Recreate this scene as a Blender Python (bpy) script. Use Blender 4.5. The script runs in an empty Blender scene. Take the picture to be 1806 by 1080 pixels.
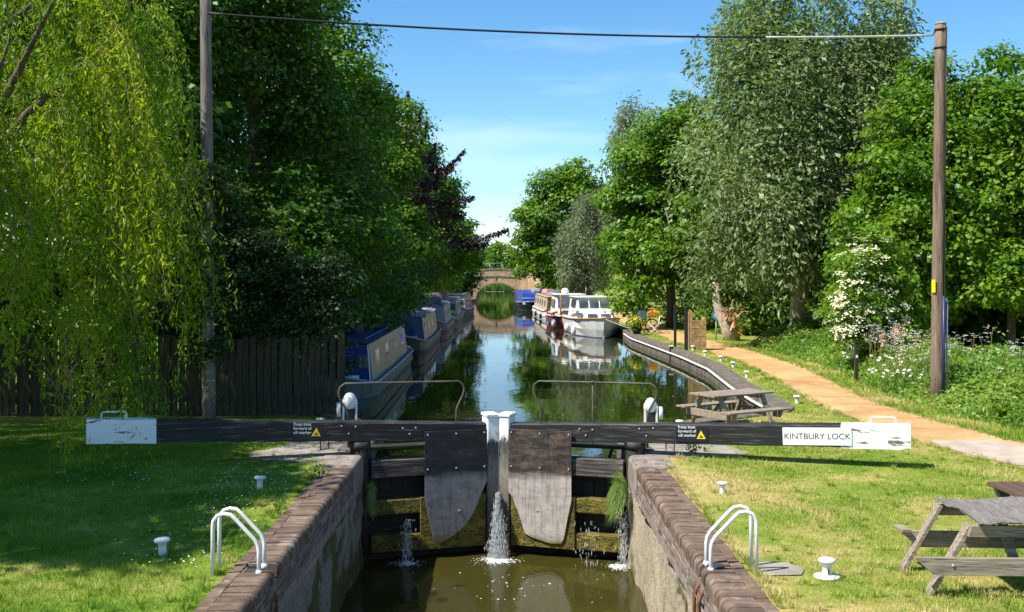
import bpy, bmesh, math, random
import numpy as np
from mathutils import Vector, Matrix

R = math.radians
sc = bpy.context.scene
col = sc.collection

# ------------------------------------------------------------------ camera
cam_data = bpy.data.cameras.new('camera')
cam = bpy.data.objects.new('camera', cam_data)
col.objects.link(cam)
cam.location = (0, 0, 3.18)
cam.rotation_euler = (R(90), 0, 0)
cam_data.sensor_fit = 'HORIZONTAL'
cam_data.sensor_width = 36.0
cam_data.lens = 36.0 * 1936 / 1806
cam_data.shift_x = 8 / 1806
cam_data.shift_y = -65 / 1806
cam_data.clip_start = 0.1
cam_data.clip_end = 6000
sc.camera = cam

# ------------------------------------------------------------------ sky and sun
SUN_AZ = Vector((-0.914, -0.407))          # towards the sun: over the trees, a little behind the viewer
SUN_EL = R(54)
world = bpy.data.worlds.new('World')
sc.world = world
world.use_nodes = True
wn = world.node_tree.nodes
wl = world.node_tree.links
wn.clear()
w_out = wn.new('ShaderNodeOutputWorld')
w_bg = wn.new('ShaderNodeBackground')
w_sky = wn.new('ShaderNodeTexSky')
w_sky.sky_type = 'NISHITA'
w_sky.sun_disc = False
w_sky.sun_elevation = SUN_EL
w_sky.sun_rotation = math.atan2(SUN_AZ.x, SUN_AZ.y)
w_sky.altitude = 0
w_sky.air_density = 0.8
w_sky.dust_density = 0.05
w_sky.ozone_density = 3.0
w_hs = wn.new('ShaderNodeHueSaturation')
w_hs.inputs['Saturation'].default_value = 1.22
w_hs.inputs['Value'].default_value = 1.0
w_bg.inputs['Strength'].default_value = 0.108
w_hs.inputs['Hue'].default_value = 0.492
# thin cirrus
w_tc = wn.new('ShaderNodeTexCoord')
w_mp = wn.new('ShaderNodeMapping')
w_mp.inputs['Rotation'].default_value = (0, R(8), R(20))
w_mp.inputs['Scale'].default_value = (1.6, 2.2, 11.0)
w_no = wn.new('ShaderNodeTexNoise')
w_no.inputs['Scale'].default_value = 1.7
w_no.inputs['Detail'].default_value = 7
w_no.inputs['Roughness'].default_value = 0.55
w_rp = wn.new('ShaderNodeValToRGB')
w_rp.color_ramp.elements[0].position = 0.52
w_rp.color_ramp.elements[0].color = (0, 0, 0, 1)
w_rp.color_ramp.elements[1].position = 0.80
w_rp.color_ramp.elements[1].color = (0.38, 0.38, 0.38, 1)
w_mx = wn.new('ShaderNodeMixRGB')
w_mx.inputs['Color2'].default_value = (6.5, 7.2, 7.8, 1)
wl.new(w_tc.outputs['Generated'], w_mp.inputs['Vector'])
wl.new(w_mp.outputs['Vector'], w_no.inputs['Vector'])
wl.new(w_no.outputs['Fac'], w_rp.inputs['Fac'])
wl.new(w_sky.outputs['Color'], w_hs.inputs['Color'])
wl.new(w_hs.outputs['Color'], w_mx.inputs['Color1'])
wl.new(w_rp.outputs['Color'], w_mx.inputs['Fac'])
wl.new(w_mx.outputs['Color'], w_bg.inputs['Color'])
wl.new(w_bg.outputs['Background'], w_out.inputs['Surface'])

sun_data = bpy.data.lights.new('sun', 'SUN')
sun_data.energy = 5.0
sun_data.angle = R(0.55)
sun_data.color = (1.0, 0.945, 0.86)
sun = bpy.data.objects.new('sun', sun_data)
col.objects.link(sun)
sun_dir = Vector((SUN_AZ.x * math.cos(SUN_EL), SUN_AZ.y * math.cos(SUN_EL), math.sin(SUN_EL)))
sun.rotation_euler = (-sun_dir).to_track_quat('-Z', 'Y').to_euler()
sun.location = (-20, -5, 40)

sc.view_settings.view_transform = 'Standard'
sc.view_settings.look = 'None'
sc.view_settings.exposure = 0.85
sc.view_settings.gamma = 1.0
sc.view_settings.use_curve_mapping = False
sc.cycles.max_bounces = 7
sc.cycles.diffuse_bounces = 3
sc.cycles.glossy_bounces = 3
sc.cycles.transmission_bounces = 4
sc.cycles.transparent_max_bounces = 6
sc.cycles.use_denoising = True
sc.cycles.sample_clamp_indirect = 6.0

WATER_Z = -0.38       # the upper pound
LOCK_Z = -1.86        # water in the emptied chamber

# ------------------------------------------------------------------ materials
MATS = {}
def new_mat(name):
    m = bpy.data.materials.new(name)
    m.use_nodes = True
    m.node_tree.nodes.clear()
    MATS[name] = m
    return m, m.node_tree.nodes, m.node_tree.links

def ramp(nodes, stops):
    r = nodes.new('ShaderNodeValToRGB')
    el = r.color_ramp.elements
    while len(el) < len(stops):
        el.new(0.5)
    for e, (p, c) in zip(el, stops):
        e.position = p
        e.color = (c[0], c[1], c[2], 1)
    return r

def noise(nodes, links, vec, scale, detail=5, rough=0.55, dist=0.0):
    n = nodes.new('ShaderNodeTexNoise')
    n.inputs['Scale'].default_value = scale
    n.inputs['Detail'].default_value = detail
    n.inputs['Roughness'].default_value = rough
    n.inputs['Distortion'].default_value = dist
    if vec is not None:
        links.new(vec, n.inputs['Vector'])
    return n.outputs['Fac']

def coords(nodes, links, stretch=(1, 1, 1), kind='Object'):
    if kind == 'World':
        g = nodes.new('ShaderNodeNewGeometry')
        src = g.outputs['Position']
    else:
        t = nodes.new('ShaderNodeTexCoord')
        src = t.outputs[kind]
    mp = nodes.new('ShaderNodeMapping')
    mp.inputs['Scale'].default_value = stretch
    links.new(src, mp.inputs['Vector'])
    return mp.outputs['Vector']

def mixc(nodes, links, fac, a, b, mode='MIX'):
    m = nodes.new('ShaderNodeMixRGB')
    m.blend_type = mode
    for sock, v in (('Fac', fac), ('Color1', a), ('Color2', b)):
        if isinstance(v, (int, float)):
            m.inputs[sock].default_value = v
        elif isinstance(v, (tuple, list)):
            m.inputs[sock].default_value = (v[0], v[1], v[2], 1)
        else:
            links.new(v, m.inputs[sock])
    return m.outputs['Color']

def math_n(nodes, links, op, a, b=0.0, clamp=False):
    m = nodes.new('ShaderNodeMath')
    m.operation = op
    m.use_clamp = clamp
    for i, v in enumerate((a, b)):
        if isinstance(v, (int, float)):
            m.inputs[i].default_value = v
        else:
            links.new(v, m.inputs[i])
    return m.outputs[0]

def finish(nodes, links, colr, rough=0.8, bump=None, bump_d=0.01, bump_s=0.5, metal=0.0, spec=0.4):
    p = nodes.new('ShaderNodeBsdfPrincipled')
    o = nodes.new('ShaderNodeOutputMaterial')
    if isinstance(colr, (tuple, list)):
        p.inputs['Base Color'].default_value = (colr[0], colr[1], colr[2], 1)
    else:
        links.new(colr, p.inputs['Base Color'])
    if isinstance(rough, (int, float)):
        p.inputs['Roughness'].default_value = rough
    else:
        links.new(rough, p.inputs['Roughness'])
    p.inputs['Metallic'].default_value = metal
    p.inputs['Specular IOR Level'].default_value = spec
    if bump is not None:
        b = nodes.new('ShaderNodeBump')
        b.inputs['Strength'].default_value = bump_s
        b.inputs['Distance'].default_value = bump_d
        links.new(bump, b.inputs['Height'])
        links.new(b.outputs['Normal'], p.inputs['Normal'])
    links.new(p.outputs['BSDF'], o.inputs['Surface'])
    return p

def pm(name, c1, c2, scale=4, rough=0.8, stretch=(1, 1, 1), bump_s=0.4, bump_d=0.01, bscale=None, kind='Object',
       lo=0.3, hi=0.7, spec=0.35, metal=0.0, third=None, detail=6, tlo=0.55):
    """two- or three-tone mottled surface with fine relief"""
    m, n, l = new_mat(name)
    v = coords(n, l, stretch, kind)
    f = noise(n, l, v, scale, detail)
    stops = [(lo, c1), (hi, c2)]
    r = ramp(n, stops)
    l.new(f, r.inputs['Fac'])
    c = r.outputs['Color']
    if third:
        f2 = noise(n, l, v, scale * 2.7, 5)
        r2 = ramp(n, [(tlo, (0, 0, 0)), (tlo + 0.08, (1, 1, 1))])
        l.new(f2, r2.inputs['Fac'])
        c = mixc(n, l, r2.outputs['Color'], c, third)
    b = noise(n, l, v, bscale or scale * 6, 6)
    finish(n, l, c, rough, b, bump_d, bump_s, metal, spec)
    return m

# plain-toned families
pm('weathered_wood', (0.15, 0.118, 0.085), (0.37, 0.305, 0.235), 3, 0.85, (0.6, 9, 9), 0.6, 0.006, 12, third=(0.12, 0.10, 0.08))
pm('grey_ply', (0.11, 0.095, 0.085), (0.25, 0.22, 0.20), 5, 0.9, (6, 1, 1), 0.8, 0.008, 14, third=(0.10, 0.09, 0.085))
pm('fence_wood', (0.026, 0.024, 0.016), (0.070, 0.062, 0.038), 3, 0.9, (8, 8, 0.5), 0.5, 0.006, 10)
pm('pole_wood', (0.10, 0.068, 0.046), (0.27, 0.195, 0.14), 2.5, 0.85, (7, 7, 0.35), 0.7, 0.012, 8, third=(0.07, 0.05, 0.035))
pm('grey_pole_wood', (0.09, 0.075, 0.068), (0.25, 0.21, 0.20), 2.5, 0.85, (7, 7, 0.35), 0.7, 0.012, 8, third=(0.06, 0.05, 0.045))
pm('brown_plastic', (0.085, 0.050, 0.038), (0.14, 0.085, 0.065), 6, 0.55, (1, 9, 9), 0.2, 0.003)
pm('dark_plastic', (0.030, 0.034, 0.036), (0.06, 0.064, 0.066), 8, 0.5, bump_s=0.15)
pm('white_iron', (0.62, 0.61, 0.57), (0.80, 0.80, 0.78), 9, 0.45, bump_s=0.25, bump_d=0.003, third=(0.34, 0.26, 0.18), tlo=0.62)
pm('white_tube', (0.62, 0.62, 0.58), (0.82, 0.82, 0.80), 7, 0.45, bump_s=0.2, bump_d=0.002, third=(0.30, 0.19, 0.11), tlo=0.66)
pm('rust', (0.10, 0.040, 0.018), (0.22, 0.10, 0.045), 12, 0.9)
pm('black_iron', (0.018, 0.017, 0.016), (0.045, 0.040, 0.036), 12, 0.6, bump_s=0.3, bump_d=0.003)
pm('rail_paint', (0.035, 0.036, 0.030), (0.14, 0.12, 0.085), 6, 0.55, bump_s=0.15, bump_d=0.002)
pm('bolt_steel', (0.35, 0.33, 0.30), (0.55, 0.53, 0.50), 20, 0.5, metal=0.3)
pm('dark_timber', (0.010, 0.009, 0.008), (0.035, 0.030, 0.024), 3, 0.75, (1, 1, 6), 0.4, 0.006)
pm('stone_coping', (0.075, 0.062, 0.05), (0.19, 0.16, 0.13), 3.0, 0.9, bump_s=0.7, bump_d=0.02, kind='World', third=(0.09, 0.085, 0.07))
pm('lock_coping_stone', (0.15, 0.125, 0.105), (0.32, 0.27, 0.23), 4.0, 0.9, bump_s=0.8, bump_d=0.02, kind='World', third=(0.11, 0.10, 0.085))
pm('slab', (0.20, 0.175, 0.145), (0.33, 0.29, 0.245), 3, 0.92, bump_s=0.5, bump_d=0.01, kind='World')
pm('pale_concrete', (0.33, 0.26, 0.20), (0.46, 0.38, 0.31), 2.5, 0.92, bump_s=0.5, bump_d=0.01, kind='World')
def gravel_path():
    m, n, l = new_mat('gravel_path')
    v = coords(n, l, (1, 1, 1), 'World')
    a = noise(n, l, v, 0.8, 8, 0.65, 0.5)
    r = ramp(n, [(0.30, (0.36, 0.205, 0.085)), (0.50, (0.50, 0.30, 0.13)), (0.70, (0.62, 0.42, 0.22))])
    l.new(a, r.inputs['Fac'])
    b = noise(n, l, v, 34, 4, 0.7)
    d = ramp(n, [(0.32, (0.62, 0.60, 0.58)), (0.5, (1, 1, 1)), (0.68, (1.3, 1.3, 1.32))])
    l.new(b, d.inputs['Fac'])
    c = mixc(n, l, 1.0, r.outputs['Color'], d.outputs['Color'], 'MULTIPLY')
    finish(n, l, c, 0.95, b, 0.025, 0.9, spec=0.15)
gravel_path()
pm('blue_paint', (0.014, 0.038, 0.22), (0.026, 0.062, 0.32), 4, 0.3, bump_s=0.05)
pm('light_blue_paint', (0.05, 0.15, 0.42), (0.09, 0.22, 0.52), 4, 0.3, bump_s=0.05)
pm('navy_canvas', (0.018, 0.028, 0.085), (0.04, 0.055, 0.14), 5, 0.8, bump_s=0.5)
pm('slate_canvas', (0.13, 0.14, 0.19), (0.24, 0.25, 0.32), 4, 0.8, bump_s=0.5)
pm('black_canvas', (0.012, 0.012, 0.014), (0.03, 0.03, 0.033), 5, 0.8, bump_s=0.5)
pm('tan_canvas', (0.34, 0.22, 0.06), (0.50, 0.34, 0.12), 6, 0.85, bump_s=0.6)
pm('hull_black', (0.012, 0.013, 0.015), (0.032, 0.034, 0.036), 3, 0.45, bump_s=0.15)
pm('hull_green', (0.05, 0.075, 0.075), (0.09, 0.125, 0.12), 2, 0.45, bump_s=0.15)
pm('hull_white', (0.74, 0.73, 0.70), (0.83, 0.82, 0.79), 2, 0.25, bump_s=0.04)
pm('hull_red', (0.30, 0.018, 0.022), (0.42, 0.035, 0.035), 2, 0.3, bump_s=0.05)
pm('cream_paint', (0.50, 0.42, 0.31), (0.66, 0.57, 0.44), 2.5, 0.45, (1, 1, 0.4), 0.1)
pm('olive_paint', (0.10, 0.10, 0.05), (0.24, 0.21, 0.12), 2.2, 0.35, (1.8, 1, 0.2), 0.1, third=(0.30, 0.24, 0.17))
pm('tan_paint', (0.33, 0.24, 0.16), (0.52, 0.41, 0.30), 2.5, 0.5, (1, 1, 0.4), 0.1)
pm('varnish', (0.36, 0.13, 0.03), (0.56, 0.24, 0.07), 3, 0.3, (0.6, 9, 0.8), 0.1)
pm('grey_paint', (0.22, 0.24, 0.28), (0.34, 0.36, 0.41), 3, 0.5, bump_s=0.1)
pm('red_paint', (0.32, 0.055, 0.035), (0.45, 0.10, 0.06), 3, 0.45, bump_s=0.1)
pm('pink_cloth', (0.50, 0.24, 0.22), (0.66, 0.40, 0.36), 6, 0.85)
pm('yellow_paint', (0.75, 0.42, 0.015), (0.86, 0.60, 0.03), 6, 0.5)
pm('orange_cloth', (0.62, 0.16, 0.02), (0.78, 0.32, 0.04), 6, 0.8)
pm('blue_cloth', (0.06, 0.14, 0.20), (0.10, 0.22, 0.30), 6, 0.8)
pm('blue_sign', (0.04, 0.20, 0.45), (0.07, 0.28, 0.55), 6, 0.4)
pm('rubber', (0.010, 0.010, 0.010), (0.025, 0.025, 0.025), 6, 0.7)
pm('sign_white', (0.80, 0.80, 0.79), (0.85, 0.85, 0.84), 6, 0.35, bump_s=0.03)
pm('sign_navy', (0.010, 0.011, 0.022), (0.020, 0.021, 0.036), 6, 0.35, bump_s=0.03)
pm('sign_black', (0.015, 0.015, 0.016), (0.03, 0.03, 0.03), 6, 0.45, bump_s=0.03)
pm('sign_yellow', (0.80, 0.55, 0.01), (0.86, 0.62, 0.02), 6, 0.35, bump_s=0.03)
pm('cable_black', (0.012, 0.012, 0.012), (0.025, 0.025, 0.025), 6, 0.5)
pm('cable_grey', (0.42, 0.45, 0.42), (0.55, 0.58, 0.54), 6, 0.5)
pm('blue_duct', (0.016, 0.024, 0.09), (0.03, 0.042, 0.14), 3, 0.4, (1, 1, 0.3))
pm('bark', (0.07, 0.055, 0.04), (0.19, 0.155, 0.115), 3, 0.95, (5, 5, 0.7), 0.9, 0.03, 9)
pm('pale_bark', (0.34, 0.26, 0.18), (0.62, 0.53, 0.42), 3, 0.9, (6, 6, 0.5), 0.9, 0.03, 9, third=(0.16, 0.10, 0.06))
pm('split_wood', (0.36, 0.15, 0.04), (0.62, 0.33, 0.12), 4, 0.85, (5, 5, 1), 0.9, 0.03, 9)
pm('twig', (0.16, 0.13, 0.04), (0.30, 0.25, 0.09), 4, 0.8)
pm('foam', (0.42, 0.44, 0.42), (0.66, 0.68, 0.67), 12, 0.4, bump_s=0.6)

def glass_mat():
    m, n, l = new_mat('window_glass')
    v = coords(n, l, (1, 1, 1))
    f = noise(n, l, v, 1.5, 3)
    r = ramp(n, [(0.35, (0.035, 0.045, 0.055)), (0.7, (0.13, 0.15, 0.17))])
    l.new(f, r.inputs['Fac'])
    finish(n, l, r.outputs['Color'], 0.06, spec=0.8)
glass_mat()

def worn_black():
    """tarred black timber with the grain worn through to grey"""
    m, n, l = new_mat('worn_black_timber')
    v = coords(n, l, (0.5, 6, 9))
    a = noise(n, l, v, 3.2, 8, 0.65, 0.4)
    r = ramp(n, [(0.52, (0.014, 0.013, 0.013)), (0.62, (0.065, 0.058, 0.052)), (0.72, (0.26, 0.235, 0.20))])
    l.new(a, r.inputs['Fac'])
    finish(n, l, r.outputs['Color'], 0.62, a, 0.006, 0.5)
    m, n, l = new_mat('worn_rail_timber')
    v = coords(n, l, (0.6, 5, 8))
    a = noise(n, l, v, 3.6, 8, 0.65, 0.4)
    r = ramp(n, [(0.42, (0.030, 0.026, 0.022)), (0.58, (0.11, 0.092, 0.075)), (0.74, (0.33, 0.29, 0.24))])
    l.new(a, r.inputs['Fac'])
    finish(n, l, r.outputs['Color'], 0.75, a, 0.008, 0.6)
worn_black()

def peeling_white(name, thr):
    m, n, l = new_mat(name)
    v = coords(n, l, (0.7, 3, 4))
    a = noise(n, l, v, 3.0, 8, 0.6, 0.3)
    r = ramp(n, [(thr, (0.80, 0.80, 0.79)), (thr + 0.025, (0.20, 0.165, 0.125)), (thr + 0.12, (0.10, 0.085, 0.07))])
    l.new(a, r.inputs['Fac'])
    finish(n, l, r.outputs['Color'], 0.5, a, 0.004, 0.4)
peeling_white('peeling_white', 0.59)

def mitre_paint():
    """white paint on the head of the mitre post, scuffed to black tar and bare oak below"""
    m, n, l = new_mat('mitre_post_paint')
    v = coords(n, l, (3, 3, 1.2))
    a = noise(n, l, v, 4, 7, 0.65)
    t = n.new('ShaderNodeTexCoord')
    s = n.new('ShaderNodeSeparateXYZ')
    l.new(t.outputs['Object'], s.inputs[0])
    z = s.outputs['Z']
    h = math_n(n, l, 'ADD', z, math_n(n, l, 'MULTIPLY', math_n(n, l, 'SUBTRACT', a, 0.5), 0.9))
    r = ramp(n, [(0.0, (0.07, 0.055, 0.035)), (0.30, (0.10, 0.085, 0.065)), (0.52, (0.25, 0.22, 0.18)), (0.745, (0.06, 0.052, 0.045)), (0.80, (0.79, 0.79, 0.77))])
    l.new(math_n(n, l, 'MULTIPLY_ADD', h, 0.4), r.inputs['Fac'])
    mm = [x for x in n if x.type == 'MATH' and x.operation == 'MULTIPLY_ADD'][0]
    mm.inputs[2].default_value = 0.70
    finish(n, l, r.outputs['Color'], 0.6, a, 0.006, 0.5)
mitre_paint()

def plate_mat(name, dark, pale, rusty):
    """steel cover plate: tar on its upper part, scoured pale below the old water mark, algae at the foot"""
    m, n, l = new_mat(name)
    v = coords(n, l, (1.0, 1, 2.6))
    a = noise(n, l, v, 3.5, 10, 0.74, 0.6)
    b = noise(n, l, v, 1.6, 6, 0.6)
    t = n.new('ShaderNodeTexCoord')
    s = n.new('ShaderNodeSeparateXYZ')
    l.new(t.outputs['Object'], s.inputs[0])
    h = math_n(n, l, 'ADD', s.outputs['Z'], math_n(n, l, 'MULTIPLY', math_n(n, l, 'SUBTRACT', b, 0.5), 0.35))
    top = ramp(n, [(0.43, dark), (0.54, rusty), (0.68, tuple(min(1, x * 2.4) for x in rusty))])
    l.new(a, top.inputs['Fac'])
    low = ramp(n, [(0.30, tuple(x * 0.45 for x in pale)), (0.48, tuple(x * 0.85 for x in pale)), (0.6, pale), (0.72, tuple(min(1, x * 1.3) for x in pale))])
    l.new(a, low.inputs['Fac'])
    mk = n.new('ShaderNodeMapRange')
    mk.inputs['From Min'].default_value = -0.52
    mk.inputs['From Max'].default_value = -0.36
    l.new(h, mk.inputs['Value'])
    c = mixc(n, l, mk.outputs[0], low.outputs['Color'], top.outputs['Color'])
    # runs of rust and slime down the scoured steel
    vs_ = coords(n, l, (9, 1, 0.7))
    st_ = noise(n, l, vs_, 2.2, 8, 0.7, 0.2)
    sr = ramp(n, [(0.36, (0.50, 0.44, 0.36)), (0.50, (1, 1, 1)), (0.70, (1.12, 1.1, 1.08))])
    l.new(st_, sr.inputs['Fac'])
    c = mixc(n, l, 0.8, c, sr.outputs['Color'], 'MULTIPLY')
    mk2 = n.new('ShaderNodeMapRange')
    mk2.inputs['From Min'].default_value = -1.62
    mk2.inputs['From Max'].default_value = -1.48
    l.new(h, mk2.inputs['Value'])
    c = mixc(n, l, mk2.outputs[0], (0.09, 0.085, 0.015), c)
    finish(n, l, c, 0.6, a, 0.004, 0.35)
plate_mat('plate_tarred', (0.010, 0.011, 0.014), (0.20, 0.20, 0.205), (0.022, 0.022, 0.024))
plate_mat('plate_rusted', (0.025, 0.023, 0.023), (0.46, 0.41, 0.365), (0.075, 0.052, 0.036))

pm('mossy_timber', (0.045, 0.038, 0.008), (0.21, 0.165, 0.018), 4.5, 0.8, (1, 1, 1.4), 1.0, 0.03, 20, third=(0.030, 0.026, 0.012))

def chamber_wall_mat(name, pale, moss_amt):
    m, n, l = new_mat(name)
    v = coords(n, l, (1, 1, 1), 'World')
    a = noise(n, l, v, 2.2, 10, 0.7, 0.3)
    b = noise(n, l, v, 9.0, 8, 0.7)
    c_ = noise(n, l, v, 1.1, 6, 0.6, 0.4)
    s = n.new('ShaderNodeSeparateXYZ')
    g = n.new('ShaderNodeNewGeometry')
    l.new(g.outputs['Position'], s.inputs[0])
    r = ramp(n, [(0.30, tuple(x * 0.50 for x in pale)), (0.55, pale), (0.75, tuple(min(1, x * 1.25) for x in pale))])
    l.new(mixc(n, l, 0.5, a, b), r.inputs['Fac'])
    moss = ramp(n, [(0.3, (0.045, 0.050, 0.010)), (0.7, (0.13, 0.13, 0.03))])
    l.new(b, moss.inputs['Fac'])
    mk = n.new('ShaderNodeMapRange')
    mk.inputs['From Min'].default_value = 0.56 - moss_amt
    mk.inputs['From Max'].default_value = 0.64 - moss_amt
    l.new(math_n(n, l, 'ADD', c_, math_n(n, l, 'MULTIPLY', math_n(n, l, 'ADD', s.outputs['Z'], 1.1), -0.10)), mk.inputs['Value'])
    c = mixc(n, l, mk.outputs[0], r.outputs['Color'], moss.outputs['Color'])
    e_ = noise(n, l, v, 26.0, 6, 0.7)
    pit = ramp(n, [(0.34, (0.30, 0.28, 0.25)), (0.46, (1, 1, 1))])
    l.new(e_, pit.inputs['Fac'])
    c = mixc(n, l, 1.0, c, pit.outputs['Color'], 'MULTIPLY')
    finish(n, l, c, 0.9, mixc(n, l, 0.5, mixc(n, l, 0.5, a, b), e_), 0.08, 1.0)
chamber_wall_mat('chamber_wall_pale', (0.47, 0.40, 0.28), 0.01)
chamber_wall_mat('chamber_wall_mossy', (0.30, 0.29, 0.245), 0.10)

def brick_piece(name, a, b, c):
    """one fired brick; tone varies from brick to brick"""
    m, n, l = new_mat(name)
    oi = n.new('ShaderNodeObjectInfo')
    r = ramp(n, [(0.0, a), (0.5, b), (1.0, c)])
    l.new(oi.outputs['Random'], r.inputs['Fac'])
    v = coords(n, l, (1, 1, 1), 'World')
    f = noise(n, l, v, 7, 8, 0.65)
    d = ramp(n, [(0.35, (0.55, 0.55, 0.52)), (0.65, (1.15, 1.12, 1.08))])
    l.new(f, d.inputs['Fac'])
    cc = mixc(n, l, 1.0, r.outputs['Color'], d.outputs['Color'], 'MULTIPLY')
    f2 = noise(n, l, v, 3.3, 6)
    k = ramp(n, [(0.60, (0, 0, 0)), (0.68, (1, 1, 1))])
    l.new(f2, k.inputs['Fac'])
    cc = mixc(n, l, k.outputs['Color'], cc, (0.24, 0.21, 0.18))
    finish(n, l, cc, 0.9, noise(n, l, v, 40, 6), 0.006, 0.7)
brick_piece('coping_brick', (0.105, 0.070, 0.052), (0.165, 0.112, 0.080), (0.21, 0.15, 0.115))
brick_piece('wall_brick', (0.13, 0.095, 0.08), (0.20, 0.155, 0.13), (0.27, 0.22, 0.19))
brick_piece('pier_brick', (0.36, 0.22, 0.09), (0.48, 0.33, 0.15), (0.42, 0.26, 0.11))
pm('mortar', (0.20, 0.18, 0.15), (0.34, 0.31, 0.26), 8, 0.95, kind='World')

def bridge_brick():
    m, n, l = new_mat('bridge_brick')
    v = coords(n, l, (1, 1, 1), 'World')
    t = n.new('ShaderNodeTexBrick')
    mp = n.new('ShaderNodeMapping')
    mp.inputs['Rotation'].default_value = (R(90), 0, 0)
    l.new(v, mp.inputs['Vector'])
    l.new(mp.outputs['Vector'], t.inputs['Vector'])
    t.inputs['Scale'].default_value = 1.0
    t.inputs['Brick Width'].default_value = 0.34
    t.inputs['Row Height'].default_value = 0.13
    t.inputs['Mortar Size'].default_value = 0.012
    t.inputs['Color1'].default_value = (0.46, 0.27, 0.15, 1)
    t.inputs['Color2'].default_value = (0.56, 0.39, 0.23, 1)
    t.inputs['Mortar'].default_value = (0.50, 0.42, 0.33, 1)
    f = noise(n, l, v, 0.9, 8, 0.65)
    d = ramp(n, [(0.3, (0.55, 0.52, 0.5)), (0.65, (1.15, 1.12, 1.1))])
    l.new(f, d.inputs['Fac'])
    c = mixc(n, l, 1.0, t.outputs['Color'], d.outputs['Color'], 'MULTIPLY')
    finish(n, l, c, 0.9, noise(n, l, v, 14, 6), 0.03, 0.6)
bridge_brick()

def lawn_colours(n, l):
    """turf: green with straw-dry patches, drier beside the sunny coping"""
    v = coords(n, l, (1, 1, 1), 'World')
    a = noise(n, l, v, 0.55, 7, 0.62, 0.4)
    b = noise(n, l, v, 4.5, 6, 0.6)
    s = n.new('ShaderNodeSeparateXYZ')
    g = n.new('ShaderNodeNewGeometry')
    l.new(g.outputs['Position'], s.inputs[0])
    dry = n.new('ShaderNodeMapRange')              # 0 on the far side of the lock, 1 on the worn sunny side
    dry.inputs['From Min'].default_value = -2.0
    dry.inputs['From Max'].default_value = 2.4
    l.new(s.outputs['X'], dry.inputs['Value'])
    edge = n.new('ShaderNodeMapRange')             # trodden strip along the coping
    edge.inputs['From Min'].default_value = 4.3
    edge.inputs['From Max'].default_value = 2.6
    l.new(s.outputs['X'], edge.inputs['Value'])
    k = math_n(n, l, 'ADD', math_n(n, l, 'MULTIPLY', a, 0.75), math_n(n, l, 'MULTIPLY', b, 0.25))
    k = math_n(n, l, 'ADD', k, math_n(n, l, 'MULTIPLY', dry.outputs[0], 0.08))
    k = math_n(n, l, 'ADD', k, math_n(n, l, 'MULTIPLY', math_n(n, l, 'MULTIPLY', edge.outputs[0], dry.outputs[0]), 0.12))
    return v, k

def ground_mat():
    m, n, l = new_mat('turf')
    v, k = lawn_colours(n, l)
    r = ramp(n, [(0.36, (0.065, 0.140, 0.012)), (0.50, (0.130, 0.205, 0.022)), (0.60, (0.23, 0.25, 0.050)), (0.71, (0.40, 0.31, 0.12))])
    l.new(k, r.inputs['Fac'])
    finish(n, l, r.outputs['Color'], 0.95, noise(n, l, v, 30, 6), 0.04, 0.8, spec=0.1)
    m, n, l = new_mat('grass_blade')
    v, k = lawn_colours(n, l)
    at = n.new('ShaderNodeAttribute')
    at.attribute_name = 'var'
    k = math_n(n, l, 'ADD', k, math_n(n, l, 'MULTIPLY', math_n(n, l, 'SUBTRACT', at.outputs['Fac'], 0.5), 0.15))
    r = ramp(n, [(0.36, (0.085, 0.200, 0.012)), (0.50, (0.185, 0.310, 0.024)), (0.60, (0.34, 0.39, 0.070)), (0.70, (0.58, 0.50, 0.22))])
    l.new(k, r.inputs['Fac'])
    p = n.new('ShaderNodeBsdfPrincipled')
    p.inputs['Roughness'].default_value = 0.6
    p.inputs['Specular IOR Level'].default_value = 0.2
    l.new(r.outputs['Color'], p.inputs['Base Color'])
    t = n.new('ShaderNodeBsdfTranslucent')
    l.new(r.outputs['Color'], t.inputs['Color'])
    mx = n.new('ShaderNodeMixShader')
    mx.inputs['Fac'].default_value = 0.3
    l.new(p.outputs[0], mx.inputs[1])
    l.new(t.outputs[0], mx.inputs[2])
    o = n.new('ShaderNodeOutputMaterial')
    l.new(mx.outputs[0], o.inputs['Surface'])
ground_mat()

def leaf_mat(name, c0, c1, c2, trans=0.35, rough=0.45, spec=0.35):
    m, n, l = new_mat(name)
    at = n.new('ShaderNodeAttribute')
    at.attribute_name = 'var'
    r = ramp(n, [(0.0, c0), (0.5, c1), (1.0, c2)])
    l.new(at.outputs['Fac'], r.inputs['Fac'])
    p = n.new('ShaderNodeBsdfPrincipled')
    p.inputs['Roughness'].default_value = rough
    p.inputs['Specular IOR Level'].default_value = spec
    l.new(r.outputs['Color'], p.inputs['Base Color'])
    t = n.new('ShaderNodeBsdfTranslucent')
    l.new(mixc(n, l, 1.0, r.outputs['Color'], (1.35, 1.25, 0.6), 'MULTIPLY'), t.inputs['Color'])
    mx = n.new('ShaderNodeMixShader')
    mx.inputs['Fac'].default_value = trans
    l.new(p.outputs[0], mx.inputs[1])
    l.new(t.outputs[0], mx.inputs[2])
    o = n.new('ShaderNodeOutputMaterial')
    l.new(mx.outputs[0], o.inputs['Surface'])
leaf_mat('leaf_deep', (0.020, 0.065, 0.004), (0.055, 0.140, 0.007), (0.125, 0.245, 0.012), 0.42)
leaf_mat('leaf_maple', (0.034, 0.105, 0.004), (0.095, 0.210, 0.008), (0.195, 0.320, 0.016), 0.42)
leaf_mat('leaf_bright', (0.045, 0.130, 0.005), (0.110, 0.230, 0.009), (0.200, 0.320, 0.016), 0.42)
leaf_mat('leaf_willow', (0.085, 0.150, 0.036), (0.180, 0.265, 0.090), (0.31, 0.39, 0.19), 0.38, 0.5, 0.35)
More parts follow.
